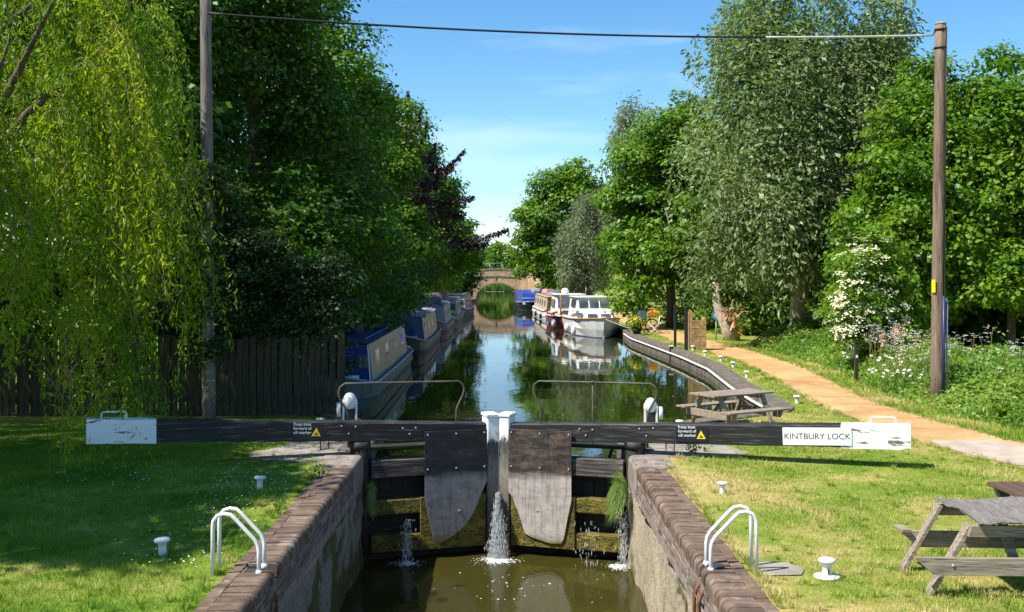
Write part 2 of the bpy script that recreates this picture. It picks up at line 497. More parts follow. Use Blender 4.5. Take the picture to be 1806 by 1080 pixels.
leaf_mat('leaf_silver', (0.105, 0.150, 0.078), (0.175, 0.225, 0.125), (0.26, 0.31, 0.19), 0.3, 0.55, 0.3)
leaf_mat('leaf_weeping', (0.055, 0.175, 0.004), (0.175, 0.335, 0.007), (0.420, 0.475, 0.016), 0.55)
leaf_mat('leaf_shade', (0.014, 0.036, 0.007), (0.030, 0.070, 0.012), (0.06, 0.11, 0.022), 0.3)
leaf_mat('leaf_copper', (0.020, 0.008, 0.014), (0.038, 0.016, 0.024), (0.065, 0.032, 0.038), 0.25)
leaf_mat('leaf_nettle', (0.045, 0.125, 0.008), (0.125, 0.245, 0.020), (0.230, 0.330, 0.045), 0.4)
leaf_mat('leaf_reed', (0.08, 0.16, 0.02), (0.14, 0.24, 0.04), (0.22, 0.30, 0.07))
leaf_mat('petal_cream', (0.62, 0.60, 0.36), (0.72, 0.70, 0.46), (0.80, 0.78, 0.60), 0.2)
leaf_mat('petal_white', (0.68, 0.69, 0.64), (0.76, 0.77, 0.73), (0.82, 0.82, 0.80), 0.2)
leaf_mat('petal_dull', (0.34, 0.33, 0.24), (0.46, 0.44, 0.34), (0.56, 0.54, 0.44), 0.2)
leaf_mat('petal_pink', (0.50, 0.26, 0.24), (0.60, 0.36, 0.32), (0.68, 0.48, 0.40), 0.2)
leaf_mat('petal_yellow', (0.70, 0.48, 0.02), (0.80, 0.62, 0.04), (0.82, 0.70, 0.14), 0.2)

def water_mat(name, base, rip, amp, spec=0.5):
    m, n, l = new_mat(name)
    v = coords(n, l, (rip, rip * 0.45, 1), 'World')
    a = noise(n, l, v, 1.0, 4, 0.5)
    b = noise(n, l, v, 4.5, 3, 0.5)
    p = finish(n, l, base, 0.02, mixc(n, l, 0.3, a, b), amp, 0.25, spec=spec)
    p.inputs['IOR'].default_value = 1.33
water_mat('canal_water', (0.018, 0.026, 0.006), 0.9, 0.030)
water_mat('chamber_water', (0.038, 0.034, 0.007), 3.2, 0.05)

# ------------------------------------------------------------------ mesh helpers
def tag(o, label=None, cat=None, group=None, kind=None):
    if label: o['label'] = label
    if cat: o['category'] = cat
    if group: o['group'] = group
    if kind: o['kind'] = kind
    return o

def thing(name, label, cat, loc=(0, 0, 0), rotz=0.0, group=None):
    o = bpy.data.objects.new(name, None)
    o.empty_display_size = 0.2
    col.objects.link(o)
    o.location = loc
    o.rotation_euler = (0, 0, rotz)
    return tag(o, label, cat, group)

def link(name, me, mat, parent=None, loc=None, rot=None):
    o = bpy.data.objects.new(name, me)
    col.objects.link(o)
    if mat is not None and len(me.materials) == 0:
        me.materials.append(MATS[mat])
    if parent is not None:
        o.parent = parent
    if loc is not None: o.location = loc
    if rot is not None: o.rotation_euler = rot
    return o

def rotm(rx=0, ry=0, rz=0):
    return (Matrix.Rotation(rz, 4, 'Z') @ Matrix.Rotation(ry, 4, 'Y') @ Matrix.Rotation(rx, 4, 'X')).to_3x3()

class MB:
    def __init__(s):
        s.v = []; s.f = []; s.sm = []
    def add(s, vs, fs, smooth=False):
        o = len(s.v)
        s.v += [tuple(map(float, p)) for p in vs]
        s.f += [tuple(i + o for i in f) for f in fs]
        s.sm += [smooth] * len(fs)
        return s
    def box(s, c, d, m=None):
        x, y, z = d[0] / 2, d[1] / 2, d[2] / 2
        vs = [Vector(p) for p in ((-x, -y, -z), (x, -y, -z), (x, y, -z), (-x, y, -z), (-x, -y, z), (x, -y, z), (x, y, z), (-x, y, z))]
        if m is not None: vs = [m @ p for p in vs]
        vs = [p + Vector(c) for p in vs]
        return s.add(vs, [(0, 3, 2, 1), (4, 5, 6, 7), (0, 1, 5, 4), (1, 2, 6, 5), (2, 3, 7, 6), (3, 0, 4, 7)])
    def hexa(s, p8):
        return s.add(p8, [(0, 3, 2, 1), (4, 5, 6, 7), (0, 1, 5, 4), (1, 2, 6, 5), (2, 3, 7, 6), (3, 0, 4, 7)])
    def bar(s, a, b, w, h, up=(0, 0, 1)):
        a, b = Vector(a), Vector(b)
        d = (b - a).normalized()
        sd = d.cross(Vector(up))
        if sd.length < 1e-4: sd = d.cross(Vector((0, 1, 0)))
        sd.normalize()
        u = sd.cross(d)
        q = []
        for p in (a, b):
            q.append([p - sd * w / 2 - u * h / 2, p + sd * w / 2 - u * h / 2, p + sd * w / 2 + u * h / 2, p - sd * w / 2 + u * h / 2])
        return s.add(q[0] + q[1], [(3, 2, 1, 0), (4, 5, 6, 7), (0, 1, 5, 4), (1, 2, 6, 5), (2, 3, 7, 6), (3, 0, 4, 7)])
    def tube(s, pts, r, n=8, caps=True):
        pts = [Vector(p) for p in pts]
        rs = r if isinstance(r, (list, tuple)) else [r] * len(pts)
        ref = None
        rings = []
        for i, p in enumerate(pts):
            d = (pts[min(i + 1, len(pts) - 1)] - pts[max(i - 1, 0)]).normalized()
            if ref is None:
                ref = d.orthogonal().normalized()
            ref = (ref - d * ref.dot(d))
            if ref.length < 1e-5: ref = d.orthogonal()
            ref.normalize()
            w = d.cross(ref)
            rings.append([p + (ref * math.cos(2 * math.pi * k / n) + w * math.sin(2 * math.pi * k / n)) * rs[i] for k in range(n)])
        vs = [q for ring in rings for q in ring]
        fs = []
        for i in range(len(pts) - 1):
            for k in range(n):
                k2 = (k + 1) % n
                fs.append((i * n + k, i * n + k2, (i + 1) * n + k2, (i + 1) * n + k))
        o = len(s.v)
        s.add(vs, fs, True)
        if caps:
            s.f.append(tuple(o + k for k in reversed(range(n)))); s.sm.append(False)
            s.f.append(tuple(o + (len(pts) - 1) * n + k for k in range(n))); s.sm.append(False)
        return s
    def lathe(s, prof, n=16, c=(0, 0, 0)):
        vs = []; fs = []
        for (r, z) in prof:
            for k in range(n):
                a = 2 * math.pi * k / n
                vs.append((c[0] + r * math.cos(a), c[1] + r * math.sin(a), c[2] + z))
        for i in range(len(prof) - 1):
            for k in range(n):
                k2 = (k + 1) % n
                fs.append((i * n + k, i * n + k2, (i + 1) * n + k2, (i + 1) * n + k))
        o = len(s.v)
        s.add(vs, fs, True)
        s.f.append(tuple(o + k for k in reversed(range(n)))); s.sm.append(False)
        s.f.append(tuple(o + (len(prof) - 1) * n + k for k in range(n))); s.sm.append(False)
        return s
    def prism(s, poly, a, b, axis='y'):
        """polygon (p,q) extruded from a to b along an axis"""
        def P(p, q, t):
            return {'y': (p, t, q), 'x': (t, p, q), 'z': (p, q, t)}[axis]
        n = len(poly)
        vs = [P(p, q, a) for p, q in poly] + [P(p, q, b) for p, q in poly]
        fs = [tuple(reversed(range(n))), tuple(range(n, 2 * n))]
        fs += [(i, (i + 1) % n, n + (i + 1) % n, n + i) for i in range(n)]
        return s.add(vs, fs)
    def mesh(s, name, bevel=0.0, seg=1, fix=True):
        me = bpy.data.meshes.new(name)
        me.from_pydata(s.v, [], s.f)
        me.polygons.foreach_set('use_smooth', s.sm)
        if fix or bevel > 0:
            bm = bmesh.new()
            bm.from_mesh(me)
            bmesh.ops.recalc_face_normals(bm, faces=bm.faces)
            if bevel > 0:
                es = [e for e in bm.edges if len(e.link_faces) == 2 and e.calc_face_angle(0) > 0.6]
                bmesh.ops.bevel(bm, geom=es, offset=bevel, segments=seg, affect='EDGES', clamp_overlap=True)
            bm.to_mesh(me); bm.free()
        me.update()
        return me
    def build(s, name, mat, parent=None, bevel=0.0, seg=1, loc=None, rot=None):
        return link(name, s.mesh(name, bevel, seg), mat, parent, loc, rot)

def poly_mesh(name, V, F_counts, var, mat, nper):
    """fast mesh of many equal polygons with a per-face attribute"""
    V = np.asarray(V, dtype=np.float32).reshape(-1, 3)
    nv = len(V); nf = nv // nper
    me = bpy.data.meshes.new(name)
    me.vertices.add(nv)
    me.vertices.foreach_set('co', V.ravel())
    me.loops.add(nv)
    me.loops.foreach_set('vertex_index', np.arange(nv, dtype=np.int32))
    me.polygons.add(nf)
    me.polygons.foreach_set('loop_start', np.arange(0, nv, nper, dtype=np.int32))
    if var is not None:
        at = me.attributes.new('var', 'FLOAT', 'FACE')
        at.data.foreach_set('value', np.asarray(var, dtype=np.float32))
    me.update(calc_edges=True)
    me.materials.append(MATS[mat])
    return me

def unit(a):
    return a / np.maximum(np.linalg.norm(a, axis=-1, keepdims=True), 1e-6)

def leaf_quads(P, D, N, L, W):
    """diamond leaves: base P, along D, facing N"""
    S = unit(np.cross(D, N))
    L = np.asarray(L).reshape(-1, 1); W = np.asarray(W).reshape(-1, 1)
    N2 = np.cross(S, D)
    mid = P + D * L * 0.45 + N2 * L * 0.06
    q = np.stack([P, mid + S * W * 0.5, P + D * L - N2 * L * 0.05, mid - S * W * 0.5], axis=1)
    return q.reshape(-1, 3)

def arch_pts(c, r, a0, a1, n):
    return [(c[0] + r * math.cos(a0 + (a1 - a0) * i / n), c[1] + r * math.sin(a0 + (a1 - a0) * i / n)) for i in range(n + 1)]

def text_mesh(txt, size, extrude=0.002, align='CENTER', spacing=1.0):
    cu = bpy.data.curves.new('lettering', 'FONT')
    cu.body = txt; cu.size = size; cu.align_x = align; cu.align_y = 'CENTER'
    cu.extrude = extrude
    cu.space_character = spacing
    ob = bpy.data.objects.new('lettering_source', cu)
    col.objects.link(ob)
    dg = bpy.context.evaluated_depsgraph_get()
    me = bpy.data.meshes.new_from_object(ob.evaluated_get(dg))
    bpy.data.objects.remove(ob)
    bpy.data.curves.remove(cu)
    me.materials.clear()
    return me

# ================================================================== the setting
E_R = [(-8, 2.05), (19.0, 2.05), (20.2, 2.0), (21, 2.4), (22, 3.0), (23.2, 4.0), (24.0, 5.0), (24.6, 5.9), (25.4, 6.12), (27, 6.12), (30, 6.2), (36, 6.6), (41, 6.5),
       (47, 6.15), (52, 5.85), (58, 6.0), (66, 5.7), (76, 5.0), (88, 4.3), (100, 3.4), (112, 2.0), (118, 1.2), (126, 1.2), (136, 3.5), (150, 8), (172, 16)]
E_L = [(-8, -2.4), (19.0, -2.45), (20.2, -2.42), (21, -2.5), (22, -2.75), (23.8, -3.3), (25.2, -4.4), (26.2, -5.4), (27.2, -5.75), (36, -5.7), (45, -5.6),
       (60, -5.5), (80, -5.2), (92, -4.8), (100, -4.4), (112, -3.7), (118, -3.35), (126, -3.35), (136, -5), (150, -9), (172, -18)]
def edge_at(E, y):
    return float(np.interp(y, [p[0] for p in E], [p[1] for p in E]))

rng = random.Random(7)
ys = sorted(set([p[0] for p in E_R] + [p[0] for p in E_L] + [-60, -8, 4, 9, 14, 17, 32, 40, 70]))
ys = [y for y in ys if y <= 172]
mb = MB()
for side, E in ((-1, E_L), (1, E_R)):
    outs = [0.22, 1.2, 4, 9, 20, 60, 250, 900]
    rows = []
    for y in ys:
        e = edge_at(E, max(y, -8)) + side * 0.22
        rows.append([(e + side * (o - 0.22), y, 0.0) for o in outs])
    n = len(outs)
    vs = [p for r in rows for p in r]
    fs = []
    for i in range(len(rows) - 1):
        for k in range(n - 1):
            a = i * n + k
            fs.append((a, a + 1, a + n + 1, a + n) if side > 0 else (a, a + n, a + n + 1, a + 1))
    mb.add(vs, fs)
mb.add([(-1500, 172.01, 0), (1500, 172.01, 0), (1500, 260, 1.2), (-1500, 260, 1.2)], [(0, 1, 2, 3)])
mb.add([(-1500, 260, 1.2), (1500, 260, 1.2), (2500, 2600, 16), (-2500, 2600, 16)], [(0, 1, 2, 3)])
ground = mb.build('ground', 'turf')
tag(ground, 'grassy ground on both sides of the canal', None, kind='structure')

# water of the upper pound, held back by the gates
mb = MB()
wy = [y for y in sorted(set([p[0] for p in E_R] + [p[0] for p in E_L])) if y >= 20.2]
vs = [(-2.5, 19.12, WATER_Z), (-0.17, 19.92, WATER_Z), (2.2, 19.12, WATER_Z)]
fs = []
for y in wy:
    vs += [(edge_at(E_L, y) - 0.25, y, WATER_Z), (0.0, y, WATER_Z), (edge_at(E_R, y) + 0.25, y, WATER_Z)]
for i in range(len(wy)):
    a = 3 * i
    fs += [(a, a + 1, a + 4, a + 3), (a + 1, a + 2, a + 5, a + 4)]
mb.add(vs, fs)
tag(mb.build('canal_water', 'canal_water'), 'still green canal water reflecting trees and sky', None, kind='structure')
mb = MB()
nx, ny = 24, 60
x0, x1, y0, y1 = -2.6, 2.3, -8.0, 19.9
vs = [(x0 + (x1 - x0) * i / nx, y0 + (y1 - y0) * j / ny, LOCK_Z + 0.012 * math.sin(i * 1.7 + j * 0.9) * rng.random()) for j in range(ny + 1) for i in range(nx + 1)]
fs = [(j * (nx + 1) + i, j * (nx + 1) + i + 1, (j + 1) * (nx + 1) + i + 1, (j + 1) * (nx + 1) + i) for j in range(ny) for i in range(nx)]
mb.add(vs, fs, True)
tag(mb.build('lock_water', 'chamber_water'), 'murky olive water in the emptied lock chamber', None, kind='structure')

# the orange gravel towpath, ragged at both edges
PL = [(13.0, 10.6), (15.5, 9.1), (17.9, 8.06), (20.3, 7.5), (23.06, 7.28), (27.7, 7.35), (32, 7.75), (37.3, 8.0), (42, 7.75), (48, 7.45), (55, 7.25), (62, 7.1), (76, 6.5), (90, 5.6), (104, 4.6), (116, 3.0)]
PR = [(13.0, 14.0), (15.5, 12.2), (17.9, 10.4), (20.0, 9.45), (21.75, 9.16), (23.4, 8.9), (26.8, 8.78), (32, 9.3), (36.4, 9.65), (42, 9.5), (48, 9.1), (55, 8.7), (62, 8.5), (76, 7.8), (90, 6.9), (104, 5.8), (116, 4.2)]
def path_l(y): return float(np.interp(y, [p[0] for p in PL], [p[1] for p in PL]))
def path_r(y): return float(np.interp(y, [p[0] for p in PR], [p[1] for p in PR]))
mb = MB()
vs = []; fs = []
n = 0
y = 13.0
wob = [0.0, 0.0]
while y < 116:
    for q in (0, 1):
        wob[q] = 0.75 * wob[q] + rng.uniform(-0.075, 0.075)
    a, b = path_l(y) + wob[0], path_r(y) + wob[1]
    vs += [(a, y, 0.004), (a + (b - a) * 0.3, y, 0.012), (a + (b - a) * 0.7, y, 0.012), (b, y, 0.004)]
    if n:
        o = 4 * (n - 1)
        for k in range(3):
            fs.append((o + k, o + k + 1, o + k + 5, o + k + 4))
    n += 1
    y += 0.13 if y < 45 else 0.6
mb.add(vs, fs)
tag(mb.build('towpath', 'gravel_path'), 'orange gravel towpath', None, kind='structure')
mb = MB()
pts = [(7.85, 20.35), (7.72, 19.6), (7.95, 18.6), (8.2, 17.8), (8.9, 17.1), (9.9, 16.7), (10.9, 17.4), (10.2, 18.6), (9.5, 19.6), (8.8, 20.3)]
mb.add([(p[0] + rng.uniform(-.04, .04), p[1] + rng.uniform(-.04, .04), 0.017) for p in pts], [tuple(range(len(pts)))])
tag(mb.build('concrete_pad', 'pale_concrete'), 'pale worn concrete pad across the towpath', None, kind='structure')
# worn paving behind each beam and the slab by the ladder
for nm, lab, P in (('paving_slab', 'trodden paving under the shaded balance beam', [(-4.3, 18.3), (-3.7, 18.05), (-2.9, 18.1), (-2.75, 19.9), (-3.2, 20.6), (-3.9, 20.3), (-4.1, 19.5), (-4.45, 19.0)]),
                   ('paving_slab', 'trodden paving under the beam with the name board', [(2.5, 18.55), (3.9, 18.5), (4.2, 19.0), (3.7, 20.1), (2.9, 20.7), (2.45, 20.2)]),
                   ('paving_slab', 'grey slab in the lawn beside the sunlit ladder', [(2.66, 11.35), (3.05, 11.38), (3.14, 11.6), (3.02, 11.86), (2.66, 11.9)])):
    mb = MB()
    mb.add([(p[0], p[1], 0.014) for p in P], [tuple(range(len(P)))])
    tag(mb.build(nm, 'slab'), lab, None, kind='structure')

# ------------------------------------------------------------------ lock chamber walls
CW = 0.115
prof = []
for i in range(6):
    a = math.pi / 2 * i / 5
    prof.append((0.07 - 0.07 * math.sin(a), -0.03 + 0.07 * math.cos(a)))
nose_poly = [(0.0, -0.10), (0.33, -0.10), (0.33, 0.035)] + prof
nose_poly = [(p, q) for p, q in nose_poly]
nose = MB().prism(nose_poly, 0.0, CW - 0.008, 'y').mesh('coping_brick')
nose.materials.append(MATS['coping_brick'])
flat = MB().box((0.07, (CW - 0.008) / 2, -0.034), (0.13, CW - 0.008, 0.11)).mesh('coping_brick', 0.008)
flat.materials.append(MATS['coping_brick'])
bk = MB().box((0.05, 0.1125, 0), (0.10, 0.222, 0.066)).mesh('brick', 0.006)
bk.materials.append(MATS['wall_brick'])

def lock_wall(label, X, s, mat, skip):
    t = thing('lock_wall', label, 'wall', (X, 0, 0))
    # rough rendered face below the brickwork
    mb = MB()
    ny, nz = 150, 16
    Y0, Y1, Z0, Z1 = -7.5, 18.8, -2.7, -0.56
    rr = random.Random(int(X * 100))
    vs = []
    for j in range(nz + 1):
        for i in range(ny + 1):
            y = Y0 + (Y1 - Y0) * i / ny
            z = Z0 + (Z1 - Z0) * j / nz
            d = 0.020 * math.sin(y * 2.3 + z * 3.1) + 0.014 * math.sin(y * 5.9 - z * 7.3) + rr.uniform(-0.013, 0.013)
            vs.append((s * (0.035 + d), y, z))
    fs = [(j * (ny + 1) + i, j * (ny + 1) + i + 1, (j + 1) * (ny + 1) + i + 1, (j + 1) * (ny + 1) + i) for j in range(nz) for i in range(ny)]
    mb.add(vs, fs, True)
    mb.build('rendered_face', mat, t)
    MB().box((s * 0.36, 5.65, -0.48), (0.66, 26.3, 0.15)).build('concrete_band', 'lock_coping_stone', t, 0.012)
    MB().box((s * 0.27, 4.9, -0.252), (0.42, 24.8, 0.298)).build('mortar_core', 'mortar', t)
    y = 8.6
    k = 0
    while y < 17.35:
        if True:
            for row in ((1,) if skip[0] < y < skip[1] else (0, 1)):
                o = link('coping_brick', nose if row == 0 else flat, None, t)
                jx = rr.uniform(-0.008, 0.008)
                o.location = (s * ((0.0 if row == 0 else 0.338) + jx), y + (CW - 0.008 if s < 0 else 0), rr.uniform(-0.007, 0.005))
                o.rotation_euler = (rr.uniform(-0.02, 0.02), rr.uniform(-0.015, 0.015), (math.pi if s < 0 else 0) + rr.uniform(-0.02, 0.02))
        y += CW
        k += 1
    # the rest of the coping, out towards the tail of the lock, in longer lengths
    MB().prism([(s * p, q) for p, q in nose_poly[:1] + [(0.46, -0.10), (0.46, 0.035)] + prof], -7.5, 8.59, 'y').build('coping_run', 'coping_brick', t)
    for c in range(4):
        z = -0.137 - c * 0.075
        y = 8.6 + (0.117 if c % 2 else 0)
        while y < 17.2:
            o = link('brick', bk, None, t)
            o.location = (s * (0.012 + rr.uniform(-0.004, 0.008)), y + (0.225 if s < 0 else 0), z)
            o.rotation_euler = (0, 0, (math.pi if s < 0 else 0) + rr.uniform(-0.012, 0.012))
            y += 0.234
    # smooth stone quoin beside the gate
    q = MB().prism([(s * p, z) for p, z in [(0.0, -0.40), (0.66, -0.40), (0.66, 0.03), (0.09, 0.03), (0.035, 0.012), (0.006, -0.04)]], 17.46, 18.62, 'y')
    q.build('quoin_stone', 'lock_coping_stone', t, 0.012)
    MB().box((s * 0.40, 18.85, -1.2), (0.50, 0.44, 2.42)).build('hollow_quoin', 'lock_coping_stone', t, 0.03)
    return t
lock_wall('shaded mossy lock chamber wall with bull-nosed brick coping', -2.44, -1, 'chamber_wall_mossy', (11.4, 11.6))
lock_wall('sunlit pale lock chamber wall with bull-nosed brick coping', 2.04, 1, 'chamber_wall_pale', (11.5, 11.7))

# ------------------------------------------------------------------ stone edging of the pound, stone by stone
def edging(label, E, side, y_from, y_to, strip):
    t = thing('canal_edging', label, 'edging', (edge_at(E, y_from), y_from, 0))
    base = Vector((edge_at(E, y_from), y_from, 0))
    rr = random.Random(3 + side)
    # walk the polyline in stones of about 1.1 m
    y = y_from
    P = []
    while y < y_to:
        P.append(Vector((edge_at(E, y), y, 0)))
        dx = (edge_at(E, y + 0.1) - edge_at(E, y)) / 0.1
        st = 1.1 if y < 56 else 3.0
        y += st / math.hypot(1, dx)
    for a, b in zip(P[:-1], P[1:]):
        d = (b - a); L = d.length; d.normalize()
        nrm = Vector((d.y, -d.x, 0)) * side
        if nrm.x * side < 0: nrm = -nrm
        w = 0.52
        z1 = 0.045 + rr.uniform(-0.008, 0.008)
        a2, b2 = a + d * 0.008, b - d * 0.004
        p = [a2, b2, b2 + nrm * w, a2 + nrm * w]
        lo = [(q.x - base.x, q.y - base.y, -0.75) for q in p]
        hi = [(q.x - base.x, q.y - base.y, z1) for q in p]
        o = MB().hexa(lo + hi).build('edging_stone', 'stone_coping', t, 0.02)
        if strip and a.y > 25.3:
            c1, c2 = a2 - nrm * 0.035 - base, b2 - nrm * 0.035 - base
            MB().bar((c1.x, c1.y, -0.10), (c2.x, c2.y, -0.10), 0.06, 0.05).build('white_strip', 'white_tube', t, 0.008)
    return t
edging('grey stone edging with a white strip along the towpath bank', E_R, 1, 19.1, 56, True)
edging('stone edging of the shaded bank behind the moored narrowboats', E_L, -1, 19.1, 100, False)
edging('far stone edging of the towpath beyond the white cruiser', E_R, 1, 56.2, 117, False)
o = thing('mooring_post', 'dark post set against the stone edging by the brick pier', 'post', (6.42, 43.0, -0.6))
MB().box((0, 0, 0.35), (0.14, 0.16, 0.80)).build('timber', 'dark_timber', o, 0.01)
MB().box((0, 0, 0.765), (0.17, 0.19, 0.03)).build('cap', 'white_iron', o, 0.006)

# ------------------------------------------------------------------ lock gates
def gate(label, heel, mitre, s, ztop, plate_mat_name, poly, sign_u, white_post, sgn):
    """s = +1 when local +Y is downstream"""
    hx, hy = heel
    d = Vector((mitre[0] - hx, mitre[1] - hy, 0))
    L = d.length
    t = thing('lock_gate', label, 'lock gate', (hx, hy, 0), math.atan2(d.y, d.x))
    f = lambda v: s * v                     # downstream offset
    zt = lambda u: ztop[0] + (ztop[1] - ztop[0]) * (L - u) / (L - ztop[2])   # beam top at u
    # posts
    MB().lathe([(0.165, -2.3), (0.165, 0.20), (0.15, 0.22)], 18).build('heel_post', 'dark_timber', t)
    MB().lathe([(0.185, 0.10), (0.19, 0.15), (0.185, 0.22)], 18).build('iron_collar', 'black_iron', t)
    mp = MB().box((L - 0.115, f(0.0), -0.87), (0.21, 0.34, 2.86)).build('mitre_post', 'mitre_post_paint', t, 0.02)
    MB().box((L - 0.118, f(0.0), 0.585), (0.236, 0.37, 0.06)).build('post_cap', 'white_iron', mp, 0.012)
    # rails
    for z0, z1, m in ((-0.42, -0.105, 'worn_rail_timber'), (-1.06, -0.80, 'mossy_timber'), (-1.70, -1.41, 'mossy_timber'), (-2.3, -2.02, 'mossy_timber')):
        MB().box(((L - 0.06) / 2, f(0.02), (z0 + z1) / 2), (L - 0.40, 0.24, z1 - z0)).build('rail', m, t, 0.018)
    for k in range(11):                     # upstream planking
        w = (L - 0.30) / 11
        MB().box((0.17 + w * (k + 0.5), f(-0.135), -1.2), (w - 0.006, 0.055, 2.16)).build('plank', 'dark_timber', t, 0.004)
    MB().box((1.02 + (L - 1.02) / 2 - 0.12, f(0.155), -1.24), (L - 1.27, 0.03, 0.92)).build('mossy_board', 'mossy_timber', t, 0.01)
    # balance beam
    uo = ztop[2]
    uw = uo + 1.06
    def beam(u0, u1, h0, h1, w0, w1):
        z0, z1 = zt(u0), zt(u1)
        m = max(4, int((u1 - u0) / 0.16))
        rj = random.Random(int(u0 * 100) + s)
        vs = []
        for i in range(m + 1):                  # hewn timber: faces and arrises wander a little
            q = i / m
            u, z, h, w = u0 + (u1 - u0) * q, z0 + (z1 - z0) * q, h0 + (h1 - h0) * q, w0 + (w1 - w0) * q
            ring = [(-w / 2, z - h), (w / 2, z - h), (w / 2, z - 0.022), (w / 2 - 0.02, z), (-w / 2 + 0.02, z), (-w / 2, z - 0.022)]
            vs += [(u, y_ + rj.uniform(-.004, .004), z_ + rj.uniform(-.005, .005)) for y_, z_ in ring]
        fs = [(i * 6 + k, i * 6 + (k + 1) % 6, (i + 1) * 6 + (k + 1) % 6, (i + 1) * 6 + k) for i in range(m) for k in range(6)]
        fs += [tuple(range(6)), tuple(m * 6 + k for k in reversed(range(6)))]
        return MB().add(vs, fs)
    beam(uw + 0.002, L - 0.235, 0.355, 0.31, 0.31, 0.27).build('balance_beam', 'worn_black_timber', t)
    e = beam(uo, uw, 0.385, 0.37, 0.325, 0.32).build('white_beam_end', 'peeling_white', t)
    # grab handle on the painted end
    u0, u1 = uo + 0.22, uo + 0.60
    z0 = zt(u0)
    MB().tube([(u0, 0, z0 - 0.03), (u0, 0, z0 + 0.08), (u0 + 0.03, 0, z0 + 0.105), (u1 - 0.03, 0, z0 + 0.105), (u1, 0, z0 + 0.08), (u1, 0, z0 - 0.05)], 0.013, 8).build('grab_handle', 'white_iron', e)
    # hanging iron loop
    ul = -0.62
    zb = zt(ul) - 0.35
    MB().tube([(ul - 0.07, f(0.1), zb + 0.04), (ul - 0.07, f(0.1), zb - 0.12), (ul + 0.07, f(0.1), zb - 0.12), (ul + 0.07, f(0.1), zb + 0.04)], 0.011, 6).build('iron_loop', 'black_iron', t)
    # cover plate
    pts = poly
    MB().prism(pts, f(0.185), f(0.205), 'y').build('cover_plate', plate_mat_name, t, 0.003)
    us = [p[0] for p in pts]
    umin, umax = min(us), max(us)
    bolt = MB().lathe([(0.016, 0.0), (0.016, 0.006), (0.009, 0.013)], 8).mesh('bolt')
    bolt.materials.append(MATS['bolt_steel'])
    def put_bolt(u, z, off):
        o = link('bolt', bolt, None, t, (u, f(off), z), (R(-90) * s, 0, 0))
    for u in (umin + 0.05, (umin + umax) / 2, umax - 0.05):
        put_bolt(u, 0.30 + 0.0 * u, 0.206)
        put_bolt(u, -0.30, 0.206)
    put_bolt((umin + umax) / 2 + 0.05, -1.05, 0.206)
    for u, dz in ((0.95, -0.09), (0.72, -0.10), (0.84, -0.20), (-0.10, -0.08), (-0.34, -0.07), (-0.22, -0.2)):
        put_bolt(u, zt(u) + dz, 0.146)
    # footboard and handrail on the upstream side
    MB().box((L / 2, f(-0.34), 0.05), (L - 0.3, 0.30, 0.05)).build('footboard', 'dark_timber', t, 0.006)
    for u in (0.5, 1.9):
        MB().bar((u, f(-0.15), -0.15), (u, f(-0.48), 0.02), 0.04, 0.04).build('footboard_bracket', 'black_iron', t)
    H = 1.15
    yb = f(-0.44)
    a, b = L - 0.62, 0.0 - 0.15
    pts = [(a, yb, 0.02), (a, yb, 0.62), (a + 0.02, yb, 0.70), (a + 0.12, yb, 0.90), (a + 0.145, yb, 1.0), (a + 0.12, yb, 1.09), (a + 0.04, yb, H)]
    pts += [(b - 0.04 + (a - b) * k / 6, yb, H + 0.02 * (1 - k / 6)) for k in range(5, -1, -1)]
    pts += [(b - 0.12, yb, H - 0.04), (b - 0.15, yb, 1.02), (b - 0.12, yb, 0.90), (b, yb, 0.68), (b + 0.02, yb, 0.6), (b + 0.02, yb, 0.02)]
    hr = MB().tube(pts, 0.019, 8).build('handrail', 'rail_paint', t)
    if white_post:
        um = (a + b) / 2 + 0.02
        MB().tube([(um, yb, 0.04), (um, yb, H + 0.01)], 0.014, 8).build('rail_upright', 'rail_paint', hr)
        MB().lathe([(0.026, -0.03), (0.03, 0.0), (0.026, 0.03)], 10, (um, yb, H + 0.01)).build('rail_clamp', 'rail_paint', hr)
    # the safety sign: dark panel, white words, yellow triangle
    us = sign_u
    zs = zt(us) - 0.165
    wv = 0.158
    tilt = math.atan2(zt(us + 0.1) - zt(us), 0.1)
    face = math.pi if s > 0 else 0.0
    # frame whose +x reads along the sign, -y faces downstream
    sg = MB().box((0, 0, 0), (0.52, 0.008, 0.245)).build('safety_sign', 'sign_navy', t, 0.002)
    sg.location = (us, f(wv), zs)
    sg.rotation_euler = (0, -tilt if s < 0 else tilt, face)
    me = text_mesh('Keep boat\nforward of\ncill marker', 0.070, 0.001, 'LEFT', 1.0)
    link('lettering', me, 'sign_white', sg, (-0.235, -0.006, 0.052), (R(90), 0, 0))
    tri = MB().prism([(0.075, -0.075), (0.225, -0.075), (0.15, 0.065)], -0.0075, -0.0045, 'y').build('warning_triangle', 'sign_yellow', sg, 0.0008)
    MB().prism([(0.115, -0.055), (0.185, -0.055), (0.178, -0.04), (0.122, -0.04)], -0.0098, -0.0085, 'y').build('boat_symbol', 'sign_black', sg)
    MB().prism([(0.135, -0.037), (0.170, -0.037), (0.155, -0.012), (0.142, -0.016)], -0.0098, -0.0085, 'y').build('boat_symbol', 'sign_black', sg)
    return t, zt, L

